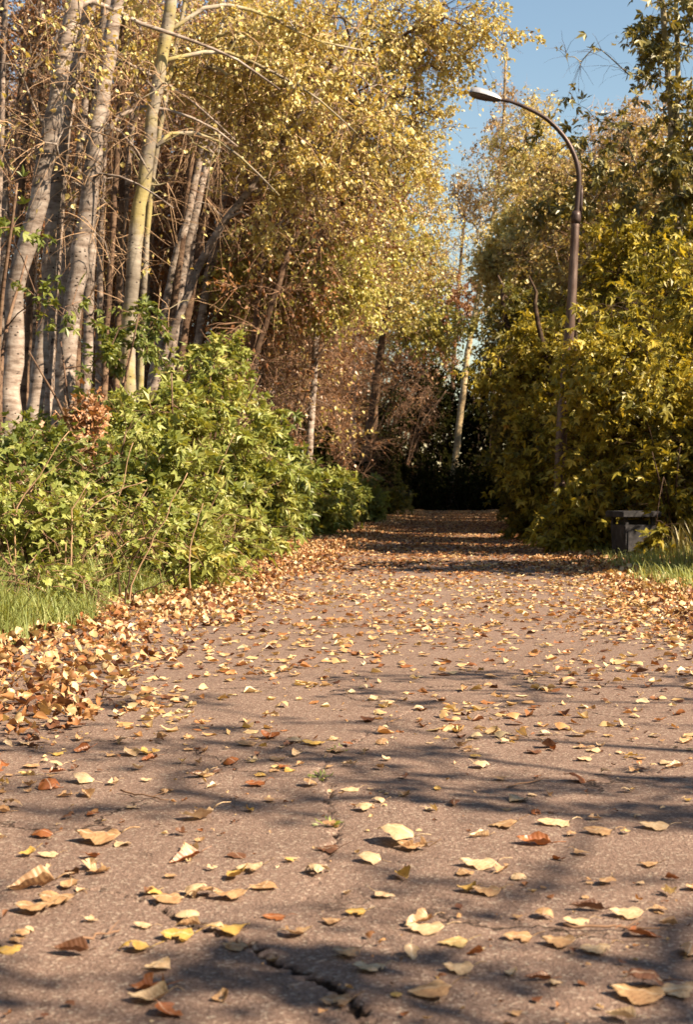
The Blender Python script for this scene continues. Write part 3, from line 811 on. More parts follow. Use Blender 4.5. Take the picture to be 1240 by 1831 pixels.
# slim pale trunk
etree("slim pale leaning trunk standing against the sky left of the street lamp", [([(812, 850), (836, 640), (850, 560), (884, 380), (900, 240), (905, 110)], 14, 4)],
      [(900, 310, 79, 60, 110, 150, 1.3), (850, 360, 79.5, 50, 70, 90, 1.1), (905, 180, 79, 25, 70, 36, .7), (890, 500, 79, 50, 60, 60, 1.2)], 79, leaf='tan_leaf', shape='diamond', size=.16, spray='sparse', bark='bark_birch', twig='twig_pale', name="birch_tree", group=None, sides=10, rt=.012,
      arms=[trunk([(846, 575), (868, 548), (905, 522), (930, 515)], 79, 8, 3, 0, False), trunk([(872, 445), (890, 425), (905, 415)], 79, 6, 2, 0, False)])
# pale brown crowns further back on the right
for lb, st, bl, Y in [
    ("pale brown thinning crown behind the street lamp's arm", [([(1090, 900), (1085, 600), (1080, 330)], 13, 6)], [(1080, 320, 50, 90, 100, 200, 1.6), (1020, 370, 50, 60, 80, 100, 1.4), (1100, 230, 50, 60, 50, 50, 1.0)], 50),
    ("pale brown thinning crown right of the street lamp", [([(1160, 900), (1150, 560), (1145, 300)], 14, 6)], [(1150, 290, 46, 80, 110, 180, 1.5), (1205, 340, 46, 60, 90, 110, 1.5)], 46),
    ("bluish bare treetop left of the slim pale trunk", [([(800, 850), (815, 600), (830, 400)], 12, 5)], [(845, 380, 88, 40, 110, 120, .9), (800, 470, 88, 50, 60, 90, .9)], 88),
    ("faint yellow treetop directly right of the slim pale trunk", [([(950, 900), (945, 500), (940, 260)], 12, 5)], [(935, 280, 58, 50, 110, 170, 1.5), (960, 210, 58, 30, 60, 40, 1.0)], 58),
]:
    etree(lb, st, bl, Y, leaf='tan_leaf' if 'brown' in lb else 'yellow', shape='diamond', size=.12, spray='sparse', bark='bark_brown', twig='twig_pale', name="poplar_tree", group="thin crowned trees behind the lamp", limbs=4)

# the tall tree at the right edge with dark sprays in front of lamp and sky
etree("tall right-edge tree with twin pale stems and dark leaf sprays on the sky", [([(1235, 960), (1226, 600), (1206, 300), (1190, 60), (1185, 0)], 15, 9), ([(1224, 560), (1212, 330), (1213, 100), (1210, 0)], 12, 8)],
      [(1205, 40, 26, 55, 80, 24, 1), (1220, 250, 26, 45, 120, 30, 1.1), (1060, 230, 26.4, 40, 60, 6, .8), (985, 265, 26.4, 26, 16, 2, .9), (1080, 340, 26.2, 50, 40, 6, .9), (1120, 250, 26, 50, 90, 6, .8), (1160, 150, 25.8, 50, 100, 6, .7), (1240, 370, 26, 40, 80, 12, 1), (1060, 110, 26, 60, 60, 9, .10), (1000, 345, 26.5, 18, 10, 2, .9)],
      26.2, leaf='spray_green', size=.15, bark='bark_lichen', spray='elder', group=None, up=3.0, limbs=8, rt=.006)

RS = "shrubs along the right edge of the path"
for lb, px, Y, bl, leaf, sz in [
    ("drooping golden shrub touching the ground left of the litter bin", 1060, 23.5, [(1050, 940, 23.5, 60, 55, 110, 1.1), (1015, 955, 25.5, 40, 30, 36, 1)], 'gold_green', .14),
    ("olive shrub overhanging the path's right edge beyond the bin", 1010, 30, [(985, 920, 30, 62, 50, 120, 1.1)], 'olive', .15),
    ("dark olive shrub at the path's right edge before the dark bend", 955, 42, [(948, 905, 41, 42, 40, 110, 1), (935, 860, 40, 40, 50, 60, 1)], 'olive', .16),
    ("dark shrub at the right-hand corner of the dark bend", 925, 62, [(918, 860, 62, 40, 60, 110, 1.1)], 'shaded_green', .18),
    ("pale green shrub with lit leaves at the right edge behind the bin", 1205, 21.9, [(1205, 880, 21.9, 60, 75, 80, 1.1), (1235, 820, 22, 40, 60, 40, 1), (1180, 950, 20.3, 12, 26, 6, .9), (1100, 880, 22.6, 40, 22, 12, 1.0)], 'gold_green', .14),
]:
    shrub("leafy_shrub", lb, "shrub", px, 0, Y, [blob(*q) for q in bl], leaf, 'bush', 'trifoliate', sz, RS, bark='bark_dark', twig='twig_dark', upl=.6)

# --- dark shrubs added to deepen the shade, then the wood closing the path's end
for lb, px, Y, bl in [
    ("dark low shrub in the shade under the brown thickets, before the grey trunk", 585, 47, [(590, 840, 47, 60, 50, 90, 1.1)]),
    ("dark low shrub in the shade beside the far path's left edge", 655, 64, [(655, 835, 64, 50, 55, 110, 1.1)]),
    ("dark shrub behind the shaded green shrub near the thicket", 520, 36, [(520, 800, 36, 60, 50, 80, 1.0)]),
]:
    shrub("shade_shrub", lb, "shrub", px, 0, Y, [blob(*q) for q in bl], 'shaded_green', 'bush', 'trifoliate', .2, "dark shrubs added for shade under the thickets", bark='bark_dark', twig='twig_dark')
DG = "dark trees closing the far end of the path"
for lb, px, Y, bl in [
    ("dark tree at the far end, left of the path's last visible stretch", 735, 82, [(735, 760, 82, 70, 120, 170, 1), (720, 860, 80, 60, 50, 60, 1)]),
    ("dark tree at the far end, straight above the path's vanishing point", 810, 86, [(805, 770, 86, 70, 130, 180, 1), (800, 880, 84, 60, 40, 60, 1)]),
    ("dark tree at the far end, right of the path's vanishing point", 880, 84, [(880, 770, 84, 60, 130, 170, 1), (880, 880, 80, 50, 40, 60, 1)]),
    ("dark leafy tree far back behind the brown thicket", 660, 78, [(650, 780, 78, 70, 110, 150, 1), (660, 870, 76, 60, 50, 60, 1)]),
    ("deep green tree filling the gap under the rust-tinged tree", 770, 92, [(770, 700, 92, 70, 90, 120, 1)]),
]:
    shrub("dark_tree", lb, "tree", px, 0, Y, [blob(*q) for q in bl], 'shaded_green', 'dense', 'diamond', .24, DG, bark='bark_dark', twig='twig_dark', stems=4, spread=.15, rt=.01)  # these leaves carry the far end's shade in their colour

# --- slender trees deep in the woods (copies of four kinds)
def make_kind(i, leaf, hgt, lean, n, leafy):
    rng = np.random.default_rng(50 + i)
    q = np.array([[0, 0, -.05], [lean * .3, .1, hgt * .33], [lean * .6, -.1, hgt * .66], [lean, 0, hgt]], float)
    r = np.array([.10, .08, .055, .02])
    bl = [(np.array([lean * .8 + .2, 0, hgt * .72]), (1.7, 1.6, hgt * .30), n, leafy), (np.array([lean * .4, 0, hgt * .35]), (1.2, 1.2, hgt * .25), n // 2, leafy * .6)]
    return grow((0, 0, 0), [(q, r)], bl, rng, SPRAY['bg'], 'diamond', .10, None, None, None, limbs=0, rt=.007, sides=7), leaf

kinds = []
for i, (leaf, bark, hgt, lean, n, leafy) in enumerate([('rust', 'bark_pale', 13, 1.2, 110, .9), ('yellow', 'bark_brown', 12, .6, 100, 1.5), ('rust', 'bark_brown', 11, 1.6, 120, 1.1), ('yellow', 'bark_pale', 14, .9, 80, 1.2)]):
    r, _ = make_kind(i, leaf, hgt, lean, n, leafy)
    kinds.append((r['wood']['stem'], r['crown'], leaf, bark))
kind_me = []
for w, c, leaf, bark in kinds:
    kind_me.append((build_mesh("trunk", np.concatenate(w.v), np.concatenate(w.t), [M[bark]], np.concatenate(w.m), np.concatenate(w.s)),
                    build_mesh("crown", np.concatenate(c.v), np.concatenate(c.t), [M[leaf], M['twig']], np.concatenate(c.m), np.concatenate(c.s))))
spots = []
rb = np.random.default_rng(5)
for px in np.linspace(-70, 620, 36):
    Y = rb.uniform(29, 46) if px < 560 else rb.uniform(56, 70)
    spots.append((px + rb.uniform(-10, 10), Y))
spots.sort()
spots += [(rb.uniform(-60, 560), rb.uniform(50, 66)) for _ in range(14)]
spots.sort()
WG = "slender trees deep in the left woods"
for i, (px, Y) in enumerate(spots):
    k = (i % 2) * 2 if px < 470 and i % 9 else i % 4
    e = empty("slender_tree", P(px, 880, Y) * [1, 1, 0], f"slender {'rusty' if kinds[k][2] == 'rust' else 'yellow'} leaved tree deep behind the poplars, {ORD[i]} trunk from the left", "tree", WG)
    e.rotation_euler = (0, 0, rb.uniform(-.5, .5)); s = rb.uniform(.85, 1.15); e.scale = (s, s, s * rb.uniform(.95, 1.1))
    link("trunk", kind_me[k][0], e); link("crown", kind_me[k][1], e)
# right-hand and far wood, the same kinds
spots = [(1290, 40), (1400, 34), (1520, 30), (1330, 52), (1470, 45), (1180, 62), (1080, 70), (1250, 55), (1000, 78), (930, 95), (840, 100), (760, 105), (690, 98), (620, 84), (1020, 60)]
spots.sort()
for i, (px, Y) in enumerate(spots):
    k = (i * 3 + 1) % 4
    e = empty("slender_tree", P(px, 880, Y) * [1, 1, 0], f"thin {'rusty' if kinds[k][2] == 'rust' else 'yellow'} tree far behind the golden maples and the path's end, {ORD[i]} from the left", "tree", "thin trees far behind the maples")
    e.rotation_euler = (0, 0, rb.uniform(0, 6)); s = rb.uniform(.8, 1.0); e.scale = (s, s, s)
    link("trunk", kind_me[k][0], e); link("crown", kind_me[k][1], e)

# --- the woods' undergrowth that closes the view under the trees: one mass nobody could count
def undergrowth(name, label, n, xr, yr, hr, leaf, seed, size):
    rng = np.random.default_rng(seed)
    l = rng.uniform(*xr, n); y = rng.uniform(*yr, n)
    pos = np.stack([l + TILT * y, y, np.zeros(n)], 1)
    h = rng.uniform(*hr, n)
    ss = np.linspace(0, 1, 5)
    d = norm(np.c_[rng.normal(0, .35, n), rng.normal(0, .35, n), np.ones(n)])
    path = pos[:, None] + (d * h[:, None])[:, None] * ss[None, :, None] + rng.normal(0, .04, (n, 5, 3)) * h[:, None, None] * ss[None, :, None]
    bag = Bag()
    bag.add(*tubes(path, np.linspace(.012, .004, 5)[None].repeat(n, 0), 3, False), 1)
    m = 26
    w = np.repeat(np.arange(n), m); u = rng.uniform(.1, .999, len(w)) * 4; i0 = u.astype(int); f = (u - i0)[:, None]
    p = path[w, i0] * (1 - f) + path[w, i0 + 1] * f + rng.normal(0, .16, (len(w), 3))
    p[:, 2] = np.maximum(p[:, 2], .05)
    bag.add(*leaves(p, rng.normal(size=p.shape) + [0, 0, -.3], size * rng.uniform(.6, 1.3, len(w)), 'diamond', rng), 0)
    return tag(bag.build(name, [M[leaf], M['twig_dark']]), label, "undergrowth", kind="stuff")

undergrowth("undergrowth", "dark leafy undergrowth under the left woods", 1500, (-26, -6.5), (24, 75), (.8, 2.4), 'olive', 3, .14)
undergrowth("undergrowth", "dark leafy undergrowth under the right woods", 1100, (4.5, 24), (28, 90), (.8, 2.6), 'olive', 4, .14)
undergrowth("undergrowth", "dark undergrowth closing the end of the path", 1500, (-9, 9), (76, 92), (.7, 3.2), 'shaded_green', 6, .24)

# --- trees right of the camera, outside the picture; their thin shade dapples the near path
OG = "sparse trees beside the path right of the camera"
def side_tree(lb, x, y, h, blobs_, seed):
    q = np.array([[x, y, -.05], [x + .2, y, h * .4], [x - .1, y + .2, h * .75], [x + .1, y, h]])
    return plant_obj("poplar_tree", lb, "tree", (x, y, 0), [(q, np.array([.11, .09, .06, .02]))], blobs_, np.random.default_rng(seed), OG, SPRAY['cluster'], 'poplar', .075, 'yellow', 'bark_pale', 'twig', limbs=6, rt=.006)
A = np.array
rs = np.random.default_rng(404)
def layers(n, x0, x1, y0, y1, z0, z1, m=(4, 8)):
    return [(A([rs.uniform(x0, x1), rs.uniform(y0, y1), rs.uniform(z0, z1)]), (rs.uniform(.5, 1.3), rs.uniform(.04, .11), .07), int(rs.integers(*m)), 1.0) for _ in range(n)]
side_tree("sparse yellow poplar nearest the camera on the right verge", 6.4, -2.6, 6.5, layers(10, 3.6, 6.2, -.6, 3.0, 3.4, 5.4), 1)
side_tree("sparse yellow poplar further along the right verge beside the camera", 7.4, 2.4, 6.5, layers(11, 4.0, 6.4, 2.2, 6.2, 3.6, 5.6), 2)
side_tree("sparse young poplar standing back from the right verge", 9.0, -2.6, 8, layers(5, 5.6, 8.4, -1.4, 3.2, 5.2, 7.0) + layers(9, 4.6, 7.0, -1.2, 4.5, 5.2, 6.6), 3)
# the wood goes on to the right, outside the picture
for i, (x, y) in enumerate([(13, 24), (15, 29), (13.5, 33), (16, 36), (14, 42), (15.5, 47), (18, 27), (17, 52), (14, 57), (18, 62), (20, 40)]):
    k = (i * 3 + 2) % 4
    e = empty("slender_tree", (x, y, 0), f"slender {'rusty' if kinds[k][2] == 'rust' else 'yellow'} tree in the right woods outside the picture, {ORD[i]} one along the path", "tree", "slender trees in the right woods")
    e.rotation_euler = (0, 0, i * 1.3); e.scale = (1.15, 1.15, .72)
    link("trunk", kind_me[k][0], e); link("crown", kind_me[k][1], e)

ss = [(A([[0, 0, -.05], [.2, .1, 2.4], [.1, -.2, 5.2]]), A([.10, .07, .02])), (A([[.1, 0, -.05], [-.7, .3, 1.8], [-1.0, .5, 4.0]]), A([.08, .05, .02]))]
r = grow((0, 0, 0), ss, [(A([0, 0, 3.4]), (2.0, 2.0, 2.6), 330, 1.1), (A([.2, -.2, 1.2]), (1.9, 1.9, 1.1), 120, 1.1)], np.random.default_rng(31), SPRAY['elder'], 'trifoliate', .15, None, None, None, limbs=0)
w, c = r['wood']['stem'], r['crown']
mm = (build_mesh("trunk", np.concatenate(w.v), np.concatenate(w.t), [M['bark_dark']], None, True), build_mesh("crown", np.concatenate(c.v), np.concatenate(c.t), [M['gold_green'], M['twig_dark']], np.concatenate(c.m)))
rt2 = np.random.default_rng(12)
r2 = grow((0, 0, 0), [(A([[0, 0, -.05], [.15, .1, 3], [-.1, .1, 6.2], [.1, 0, 9.6]]), A([.12, .10, .06, .02]))],
          [(A([.1, 0, 6.4]), (1.9, 1.9, 3.2), 300, 1.1), (A([0, .1, 3.4]), (1.7, 1.7, 1.9), 120, 1.0), (A([.6, -.4, 8.6]), (.9, .9, 1.6), 40, 1.0)], rt2, SPRAY['poplar'], 'diamond', .12, None, None, None, limbs=0)
w, c = r2['wood']['stem'], r2['crown']
mt = (build_mesh("trunk", np.concatenate(w.v), np.concatenate(w.t), [M['bark_mid']], None, True), build_mesh("crown", np.concatenate(c.v), np.concatenate(c.t), [M['faded_gold'], M['twig']], np.concatenate(c.m)))
for i, (x, y, k) in enumerate([(6.1, 17.0, .85), (8.0, 21.0, .72), (8.8, 25.6, .85), (6.6, 34, .95), (7.0, 38, 1.05), (7.4, 45, 1.2), (8.0, 51, 1.3), (8.6, 58, 1.4), (9.2, 66, 1.5), (10.8, 40.5, 1.25), (11.2, 36.5, 1.15), (10.4, 44.5, 1.25), (10.2, 49.5, 1.3), (11.4, 54.5, 1.35), (12.5, 61, 1.2), (13.5, 66, 1.3), (14.5, 71, 1.3), (12.5, 74, 1.2), (18, 72, 1.4), (17, 65, 1.4)]):  # trees added to shade the path and its end; some crowns show
    e = empty("maple_tree", (x, y, 0), f"bushy golden maple added for shade in the right woods, {ORD[i]} of its row along the path" if i < 5 else f"tall faded gold tree added for shade behind the golden maples, {ORD[i - 5]} of its row along the path", "tree", "bushy maples added for shade in the right woods" if i < 5 else "tall faded trees added for shade in the right woods")
    e.rotation_euler = (0, 0, i * 2.1); e.scale = (k, k, k)
    mq = mt if i > 4 else mm
    link("trunk", mq[0], e); link("crown", mq[1], e)

rc = np.random.default_rng(8)  # unseen maples added around the camera to block sky light
for i in range(26):
    left = i < 13
    y = -16 + 30 * ((i % 13) + rc.uniform(0, 1)) / 13
    x = -6.5 - rc.uniform(0, 5) if left else 14 + rc.uniform(0, 5)
    k = rc.uniform(1.5, 1.9) if left else rc.uniform(1.25, 1.45)
    e = empty("maple_tree", (x, y, 0), f"bushy golden maple added unseen in the woods {'left' if left else 'right'} of the camera, {ORD[i % 13]} of its row", "tree", "unseen maples added beside the camera to block sky light")
    e.rotation_euler = (0, 0, rc.uniform(0, 6)); e.scale = (k, k, k * (1.3 if left else 1.0))
    link("trunk", mm[0], e); link("crown", mm[1], e)

# ------------------------------------------------------------------ street lamp
def lathe(prof, sides=16):
    prof = np.array(prof, float); k = len(prof)
    th = np.arange(sides) * 2 * math.pi / sides
    V = np.stack([prof[:, None, 0] * np.cos(th), prof[:, None, 0] * np.sin(th), np.repeat(prof[:, 1:2], sides, 1)], -1).reshape(-1, 3)
    T = []
    for i in range(k - 1):
        for j in range(sides):
            p, q = i * sides + j, i * sides + (j + 1) % sides
            T += [(p, q, p + sides), (q, q + sides, p + sides)]
    return V, np.array(T)

def metal(name, a, b_, rough):
    t = NT(name)
    v = t.coord("Object", (6, 6, 1.5))
    c = t.ramp(t.noise(1.5, 5, .65, v), [(.35, a), (.65, b_)])
    return t.principled(c, rough, t.bump(t.noise(30, 3, .6, v), .15, .004), metal=.35, spec=.4)
M['pole'] = metal("rusty_painted_steel", (.075, .042, .03), (.20, .14, .115), .55)
M['arm'] = metal("brown_painted_steel", (.045, .028, .024), (.09, .058, .05), .45)
M['head'] = metal("grey_lamp_housing", (.34, .33, .34), (.46, .45, .46), .4)
M['lens'] = NT("smoked_lamp_lens").principled((.10, .075, .07), .25, spec=.5)

LY = 25.0
lb0 = P(1000, 880, LY); lb0[2] = 0
lamp = empty("street_lamp", lb0, "tall street lamp with curved arm and oval grey head, standing in golden foliage", "street lamp")
pl = np.array([P(*q, LY) - lb0 for q in [(1006, 760), (1021, 570), (1029, 420), (1031, 388)]])
pl = np.vstack([[[0, 0, -.1]], pl]); pl[:, 1] = 0
b = Bag()
path = smooth_path(np.c_[pl, [.11, .098, .084, .074, .072]], 24)
b.add(*tubes(path[None, :, :3], path[None, :, 3], 14), 0, True)
b.build("pole", [M['pole']], lamp)
b = Bag()
b.add(*lathe([(.13, 0), (.19, 0), (.19, .03), (.15, .06), (.14, .35), (.125, .37)], 16), 0, True)
b.build("base_collar", [M['pole']], lamp)
ap = np.array([P(*q, LY) - lb0 for q in [(1031, 392), (1035, 350), (1036, 312), (1028, 278), (1010, 245), (980, 214), (945, 194), (915, 182), (893, 178)]]); ap[:, 1] = 0
path = smooth_path(np.c_[ap, [.052, .05, .047, .043, .04, .037, .034, .031, .027]], 40)
b = Bag(); b.add(*tubes(path[None, :, :3], path[None, :, 3], 12), 0, True)
b.build("arm", [M['arm']], lamp)
cp = np.array([P(*q, LY) - lb0 for q in [(1030.5, 400), (1031.5, 378)]]); cp[:, 1] = 0
b = Bag(); b.add(*tubes(smooth_path(cp, 4)[None], np.array([[.08, .088, .088, .074]]), 14), 0, True)
b.build("joint_collar", [M['arm']], lamp)
cp = np.array([P(*q, LY) - lb0 for q in [(1039.5, 383), (1041, 332)]]); cp[:, 1] = -.02
b = Bag(); b.add(*tubes(smooth_path(cp, 4)[None], np.array([[.02, .03, .03, .02]]), 8), 0, True)
b.build("bracket", [M['arm']], lamp)
# head: an egg-shaped housing, its lower half a lens
h0 = P(897, 179, LY) - lb0; h1 = P(839, 165, LY) - lb0; h0[1] = h1[1] = 0
ax = norm(h1 - h0); L = np.linalg.norm(h1 - h0); zz = np.cross(np.array([0, 1.0, 0]), ax); zz = zz if zz[2] > 0 else -zz
hb, lbag = Bag(), Bag()
ts = np.linspace(0, 1, 18)
wv = np.interp(ts, [0, .06, .2, .45, .7, .88, .97, 1], [.035, .06, .095, .125, .135, .115, .07, .012])
for bag, lo, hi, f in ((hb, 0, math.pi, 1.0), (lbag, math.pi, 2 * math.pi, .80)):
    th = np.linspace(lo, hi, 13)
    V = np.array([h0 + ax * L * t + np.array([0, 1, 0]) * w * math.cos(a) * f + zz * (w * math.sin(a) * (.90 if bag is hb else .62)) for t, w in zip(ts, wv) for a in th])
    T = []
    for i in range(17):
        for j in range(12):
            p = i * 13 + j; T += [(p, p + 13, p + 1), (p + 1, p + 13, p + 14)]
    bag.add(V, np.array(T), 0, True)
hd = hb.build("lamp_head", [M['head']], lamp)
lbag.build("lens", [M['lens']], hd)

# ------------------------------------------------------------------ litter bin
def concrete():
    t = NT("grey_concrete")
    v = t.coord("Object")
    c = t.ramp(t.noise(6, 6, .65, v), [(.3, (.015, .014, .015)), (.5, (.035, .033, .036)), (.75, (.09, .083, .088))])
    return t.principled(c, .85, t.bump(t.noise(60, 4, .6, v), .4, .006), spec=.25)
M['concrete'] = concrete()
M['bin_dark'] = NT("dark_bin_liner").principled((.015, .013, .015), .6)
bb = G(1133, 1000)
bin_o = empty("litter_bin", bb, "grey square litter bin with a flat overhanging lid, half hidden in foliage", "litter bin")
bin_o.rotation_euler = (0, 0, .25)
def rbox(x0, x1, y0, y1, z0, z1, tx=0.0, bev=.012):
    """a box with chamfered edges; tx widens the top"""
    import bmesh
    bm = bmesh.new()
    g = [bm.verts.new((x * (1 + (tx if z == z1 else 0)), y * (1 + (tx if z == z1 else 0)), z)) for z in (z0, z1) for y in (y0, y1) for x in (x0, x1)]
    for f in ((0, 2, 3, 1), (4, 5, 7, 6), (0, 1, 5, 4), (2, 6, 7, 3), (0, 4, 6, 2), (1, 3, 7, 5)): bm.faces.new([g[i] for i in f])
    bmesh.ops.bevel(bm, geom=bm.edges[:], offset=bev, segments=2, affect='EDGES')
    bmesh.ops.triangulate(bm, faces=bm.faces[:])
    bm.verts.index_update()
    V = np.array([v.co[:] for v in bm.verts]); T = np.array([[v.index for v in f.verts] for f in bm.faces]); bm.free()
    return V, T
b = Bag()
b.add(*rbox(-.23, .23, -.23, .23, 0, .52, .10))
b.add(*rbox(-.20, .20, -.262, -.248, .12, .44))
b.build("body", [M['concrete']], bin_o)
for x in (-.215, .215):
    for y in (-.215, .215):
        b = Bag(); b.add(*rbox(x - .03, x + .03, y - .03, y + .03, .515, .63, 0, .006)); b.build("post", [M['concrete']], bin_o)
b = Bag(); b.add(*rbox(-.31, .31, -.31, .31, .628, .72)); b.build("lid", [M['concrete']], bin_o)
b = Bag(); b.add(*rbox(-.17, .17, -.17, .17, .50, .585, 0, .01)); b.build("liner", [M['bin_dark']], bin_o)

# ------------------------------------------------------------------ grass
def grass(name, label, n, fpos, hgt, leafm, seed, wid=.008, lean=.35):
    rng = np.random.default_rng(seed)
    p = fpos(rng, n); n = len(p)
    h = hgt * rng.uniform(.25, 1.2, n) * (.72 + .42 * wob(p[:, 0] * 2.3, p[:, 1] * 2.1))
    a = rng.uniform(0, 2 * math.pi, n)
    d = np.stack([np.cos(a), np.sin(a), np.zeros(n)], 1) * rng.uniform(.1, 1, n)[:, None] * lean + np.array([-.05, 0, 0])
    sx = np.stack([-np.sin(a), np.cos(a), np.zeros(n)], 1)
    w = wid * rng.uniform(.6, 1.4, n)
    V = np.empty((n, 7, 3))
    for i, (s, ww) in enumerate(((0, 1), (.45, .85), (.8, .5))):
        c = p + d * (h * s ** 2)[:, None] * 1.3 + np.array([0, 0, 1]) * (h * (s - .25 * s * s))[:, None]
        V[:, 2 * i] = c - sx * (w * ww)[:, None]; V[:, 2 * i + 1] = c + sx * (w * ww)[:, None]
    V[:, 6] = p + d * (h * 1.3)[:, None] + np.array([0, 0, 1]) * (h * .72)[:, None]
    T = np.array([[0, 1, 3], [0, 3, 2], [2, 3, 5], [2, 5, 4], [4, 5, 6]])
    T = (T[None] + (np.arange(n) * 7)[:, None, None]).reshape(-1, 3)
    b = Bag(); b.add(V.reshape(-1, 3), T)
    return tag(b.build(name, [M[leafm]]), label, "grass", kind="stuff")

def verge(l0, l1, y0, y1, thin=1.0):
    def f(rng, n):
        y = y0 + (y1 - y0) * rng.uniform(0, 1, n); l = l0 + (l1 - l0) * rng.uniform(0, 1, n)
        edge = .22 * np.sin(y * 1.9) + .14 * np.sin(y * 4.7 + 1) + rng.normal(0, .08, n)
        if l0 < 0: l = np.minimum(l, l1) + 0; keep = l < l1 - .2 + edge
        else: keep = l > l0 + .2 + edge
        l, y = l[keep], y[keep]
        return np.stack([l + TILT * y, y, ground_z(l, y) - .01], 1)
    return f
grass("grass", "tall soft green grass on the left verge below the shrubs", 60000, verge(-6.5, -2.8, 7.6, 14.2), .62, 'grass', 21, .0045, .7)
grass("grass", "dry straw-coloured blades standing in the left verge grass", 1500, verge(-6.5, -2.8, 7.6, 14), .6, 'straw', 26, .004, .5)
grass("grass", "short grass along the foot of the left shrubs", 9000, verge(-4.6, -2.95, 13, 26), .22, 'grass', 22)
grass("grass", "pale green grass on the right verge around the litter bin", 9000, verge(1.9, 4.6, 13.5, 23.5), .36, 'grass', 23, .005, .5)
grass("grass", "straw-coloured tall grass behind the litter bin", 700, verge(2.75, 4.6, 17.5, 23.0), .95, 'straw', 24, .007, .3)
grass("grass", "sparse grass along the far right edge of the path", 5000, verge(1.95, 3.6, 24, 60), .22, 'grass', 25)

# --- thin bare stems among the left shrubs, drawn one by one
bag = None
STEMS = [
    ("long bare tan stem arching over the low brambles", [(232, 1058), (262, 985), (290, 935), (335, 845)], 12.0),
    ("bare dark stem leaning out over the leaf drift", [(225, 1065), (235, 1010), (262, 960), (290, 900)], 11.8),
    ("short pale stick standing upright in the brambles, left part", [(28, 920), (70, 850), (122, 772)], 12.2),
    ("thin pale stick leaning right beside the withered leaf cluster", [(128, 935), (142, 890), (158, 862)], 12.2),
    ("reddish bare stem standing before the broad light green shrub", [(340, 985), (352, 935), (362, 900)], 13.6),
    ("tall straight pale stem poking out of the broad light green shrub", [(205, 930), (222, 860), (236, 790)], 14.5),
    ("bent pale stem crossing the brambles toward the upper right", [(120, 960), (165, 905), (232, 868), (262, 860)], 12.4),
    ("thin pale stem rising above the bulging shrub", [(372, 900), (392, 840), (420, 775)], 17.6),
    ("short reddish stem at the foot of the bulging shrub", [(410, 985), (420, 940), (428, 905)], 17.9),
    ("long dark stem leaning left in the shaded brambles", [(90, 930), (60, 870), (20, 800)], 13.4),
    ("low dark stem sweeping along the top of the leaf drift", [(240, 1062), (290, 1042), (350, 1005)], 12.2),
]
for lb, pts, Y in STEMS:
    q = np.array([P(*p_, Y) for p_ in pts]); base = q[0].copy(); base[2] = 0.0
    q = np.vstack([base - [0, 0, .03], q])
    sp = smooth_path(np.c_[q, np.linspace(.009, .004, len(q))], 16)
    sp[:, :3] += np.random.default_rng(hash_of(lb)).normal(0, .006, (16, 3))
    b = Bag(); b.add(*tubes(sp[None, :, :3], sp[None, :, 3], 5), 0, True)
    o = b.build("bare_stem", [M['twig_dark'] if 'dark' in lb else M['twig_pale']], None, base, base)
    tag(o, lb, "stem", "bare stems among the left shrubs")

# --- fallen twigs
rt_ = np.random.default_rng(61)
TW = [("thin fallen twig lying across the right side of the near path", (1010, 1662), (1180, 1668)), ("short fallen twig in front of the left leaf drift", (215, 1420), (300, 1436)), ("forked-looking thin twig lying right of the middle crack", (905, 1412), (985, 1396)), ("short dark twig lying left of the diagonal crack", (150, 1690), (215, 1668))]
for lb, p0, p1 in TW:
    a_, b2 = G(*p0), G(*p1); k_ = np.linspace(0, 1, 9)[:, None]
    q = a_ + (b2 - a_) * k_ + rt_.normal(0, .006, (9, 3)); q[:, 2] = .008 + np.abs(rt_.normal(0, .003, 9))
    b = Bag(); b.add(*tubes(q[None], np.linspace(.0035, .0018, 9)[None], 5), 0, True)
    j = 5; sp = np.linspace(q[j], q[j] + (b2 - a_) * .22 + [0, .05, .01], 4); b.add(*tubes(sp[None], np.linspace(.002, .001, 4)[None], 4), 0, True)
    tag(b.build("fallen_twig", [M['twig']], None, q[0], q[0]), lb, "twig", "twigs fallen on the path")

# --- little weeds in the crack
for lb, (px, py), s in [("tiny green weed in the upper end of the path's middle crack", (606, 1345), 1.0), ("small weed sprouting from the middle crack", (572, 1392), 1.2), ("tiny weed at the lower end of the middle crack", (588, 1478), 1.0)]:
    rng = np.random.default_rng(hash_of(lb)); g = G(px, py); g[2] = -.008
    n = int(26 * s)
    a = rng.uniform(0, 6.28, n); d = np.stack([np.cos(a), np.sin(a), rng.uniform(.15, .9, n)], 1)
    pos = g + d * rng.uniform(.0, .035, n)[:, None]
    b = Bag(); b.add(*leaves(pos, d, rng.uniform(.014, .034, n), 'narrow', rng))
    tag(b.build("weed", [M['grass']], None, g, g), lb, "weed", "weeds in the path's crack")

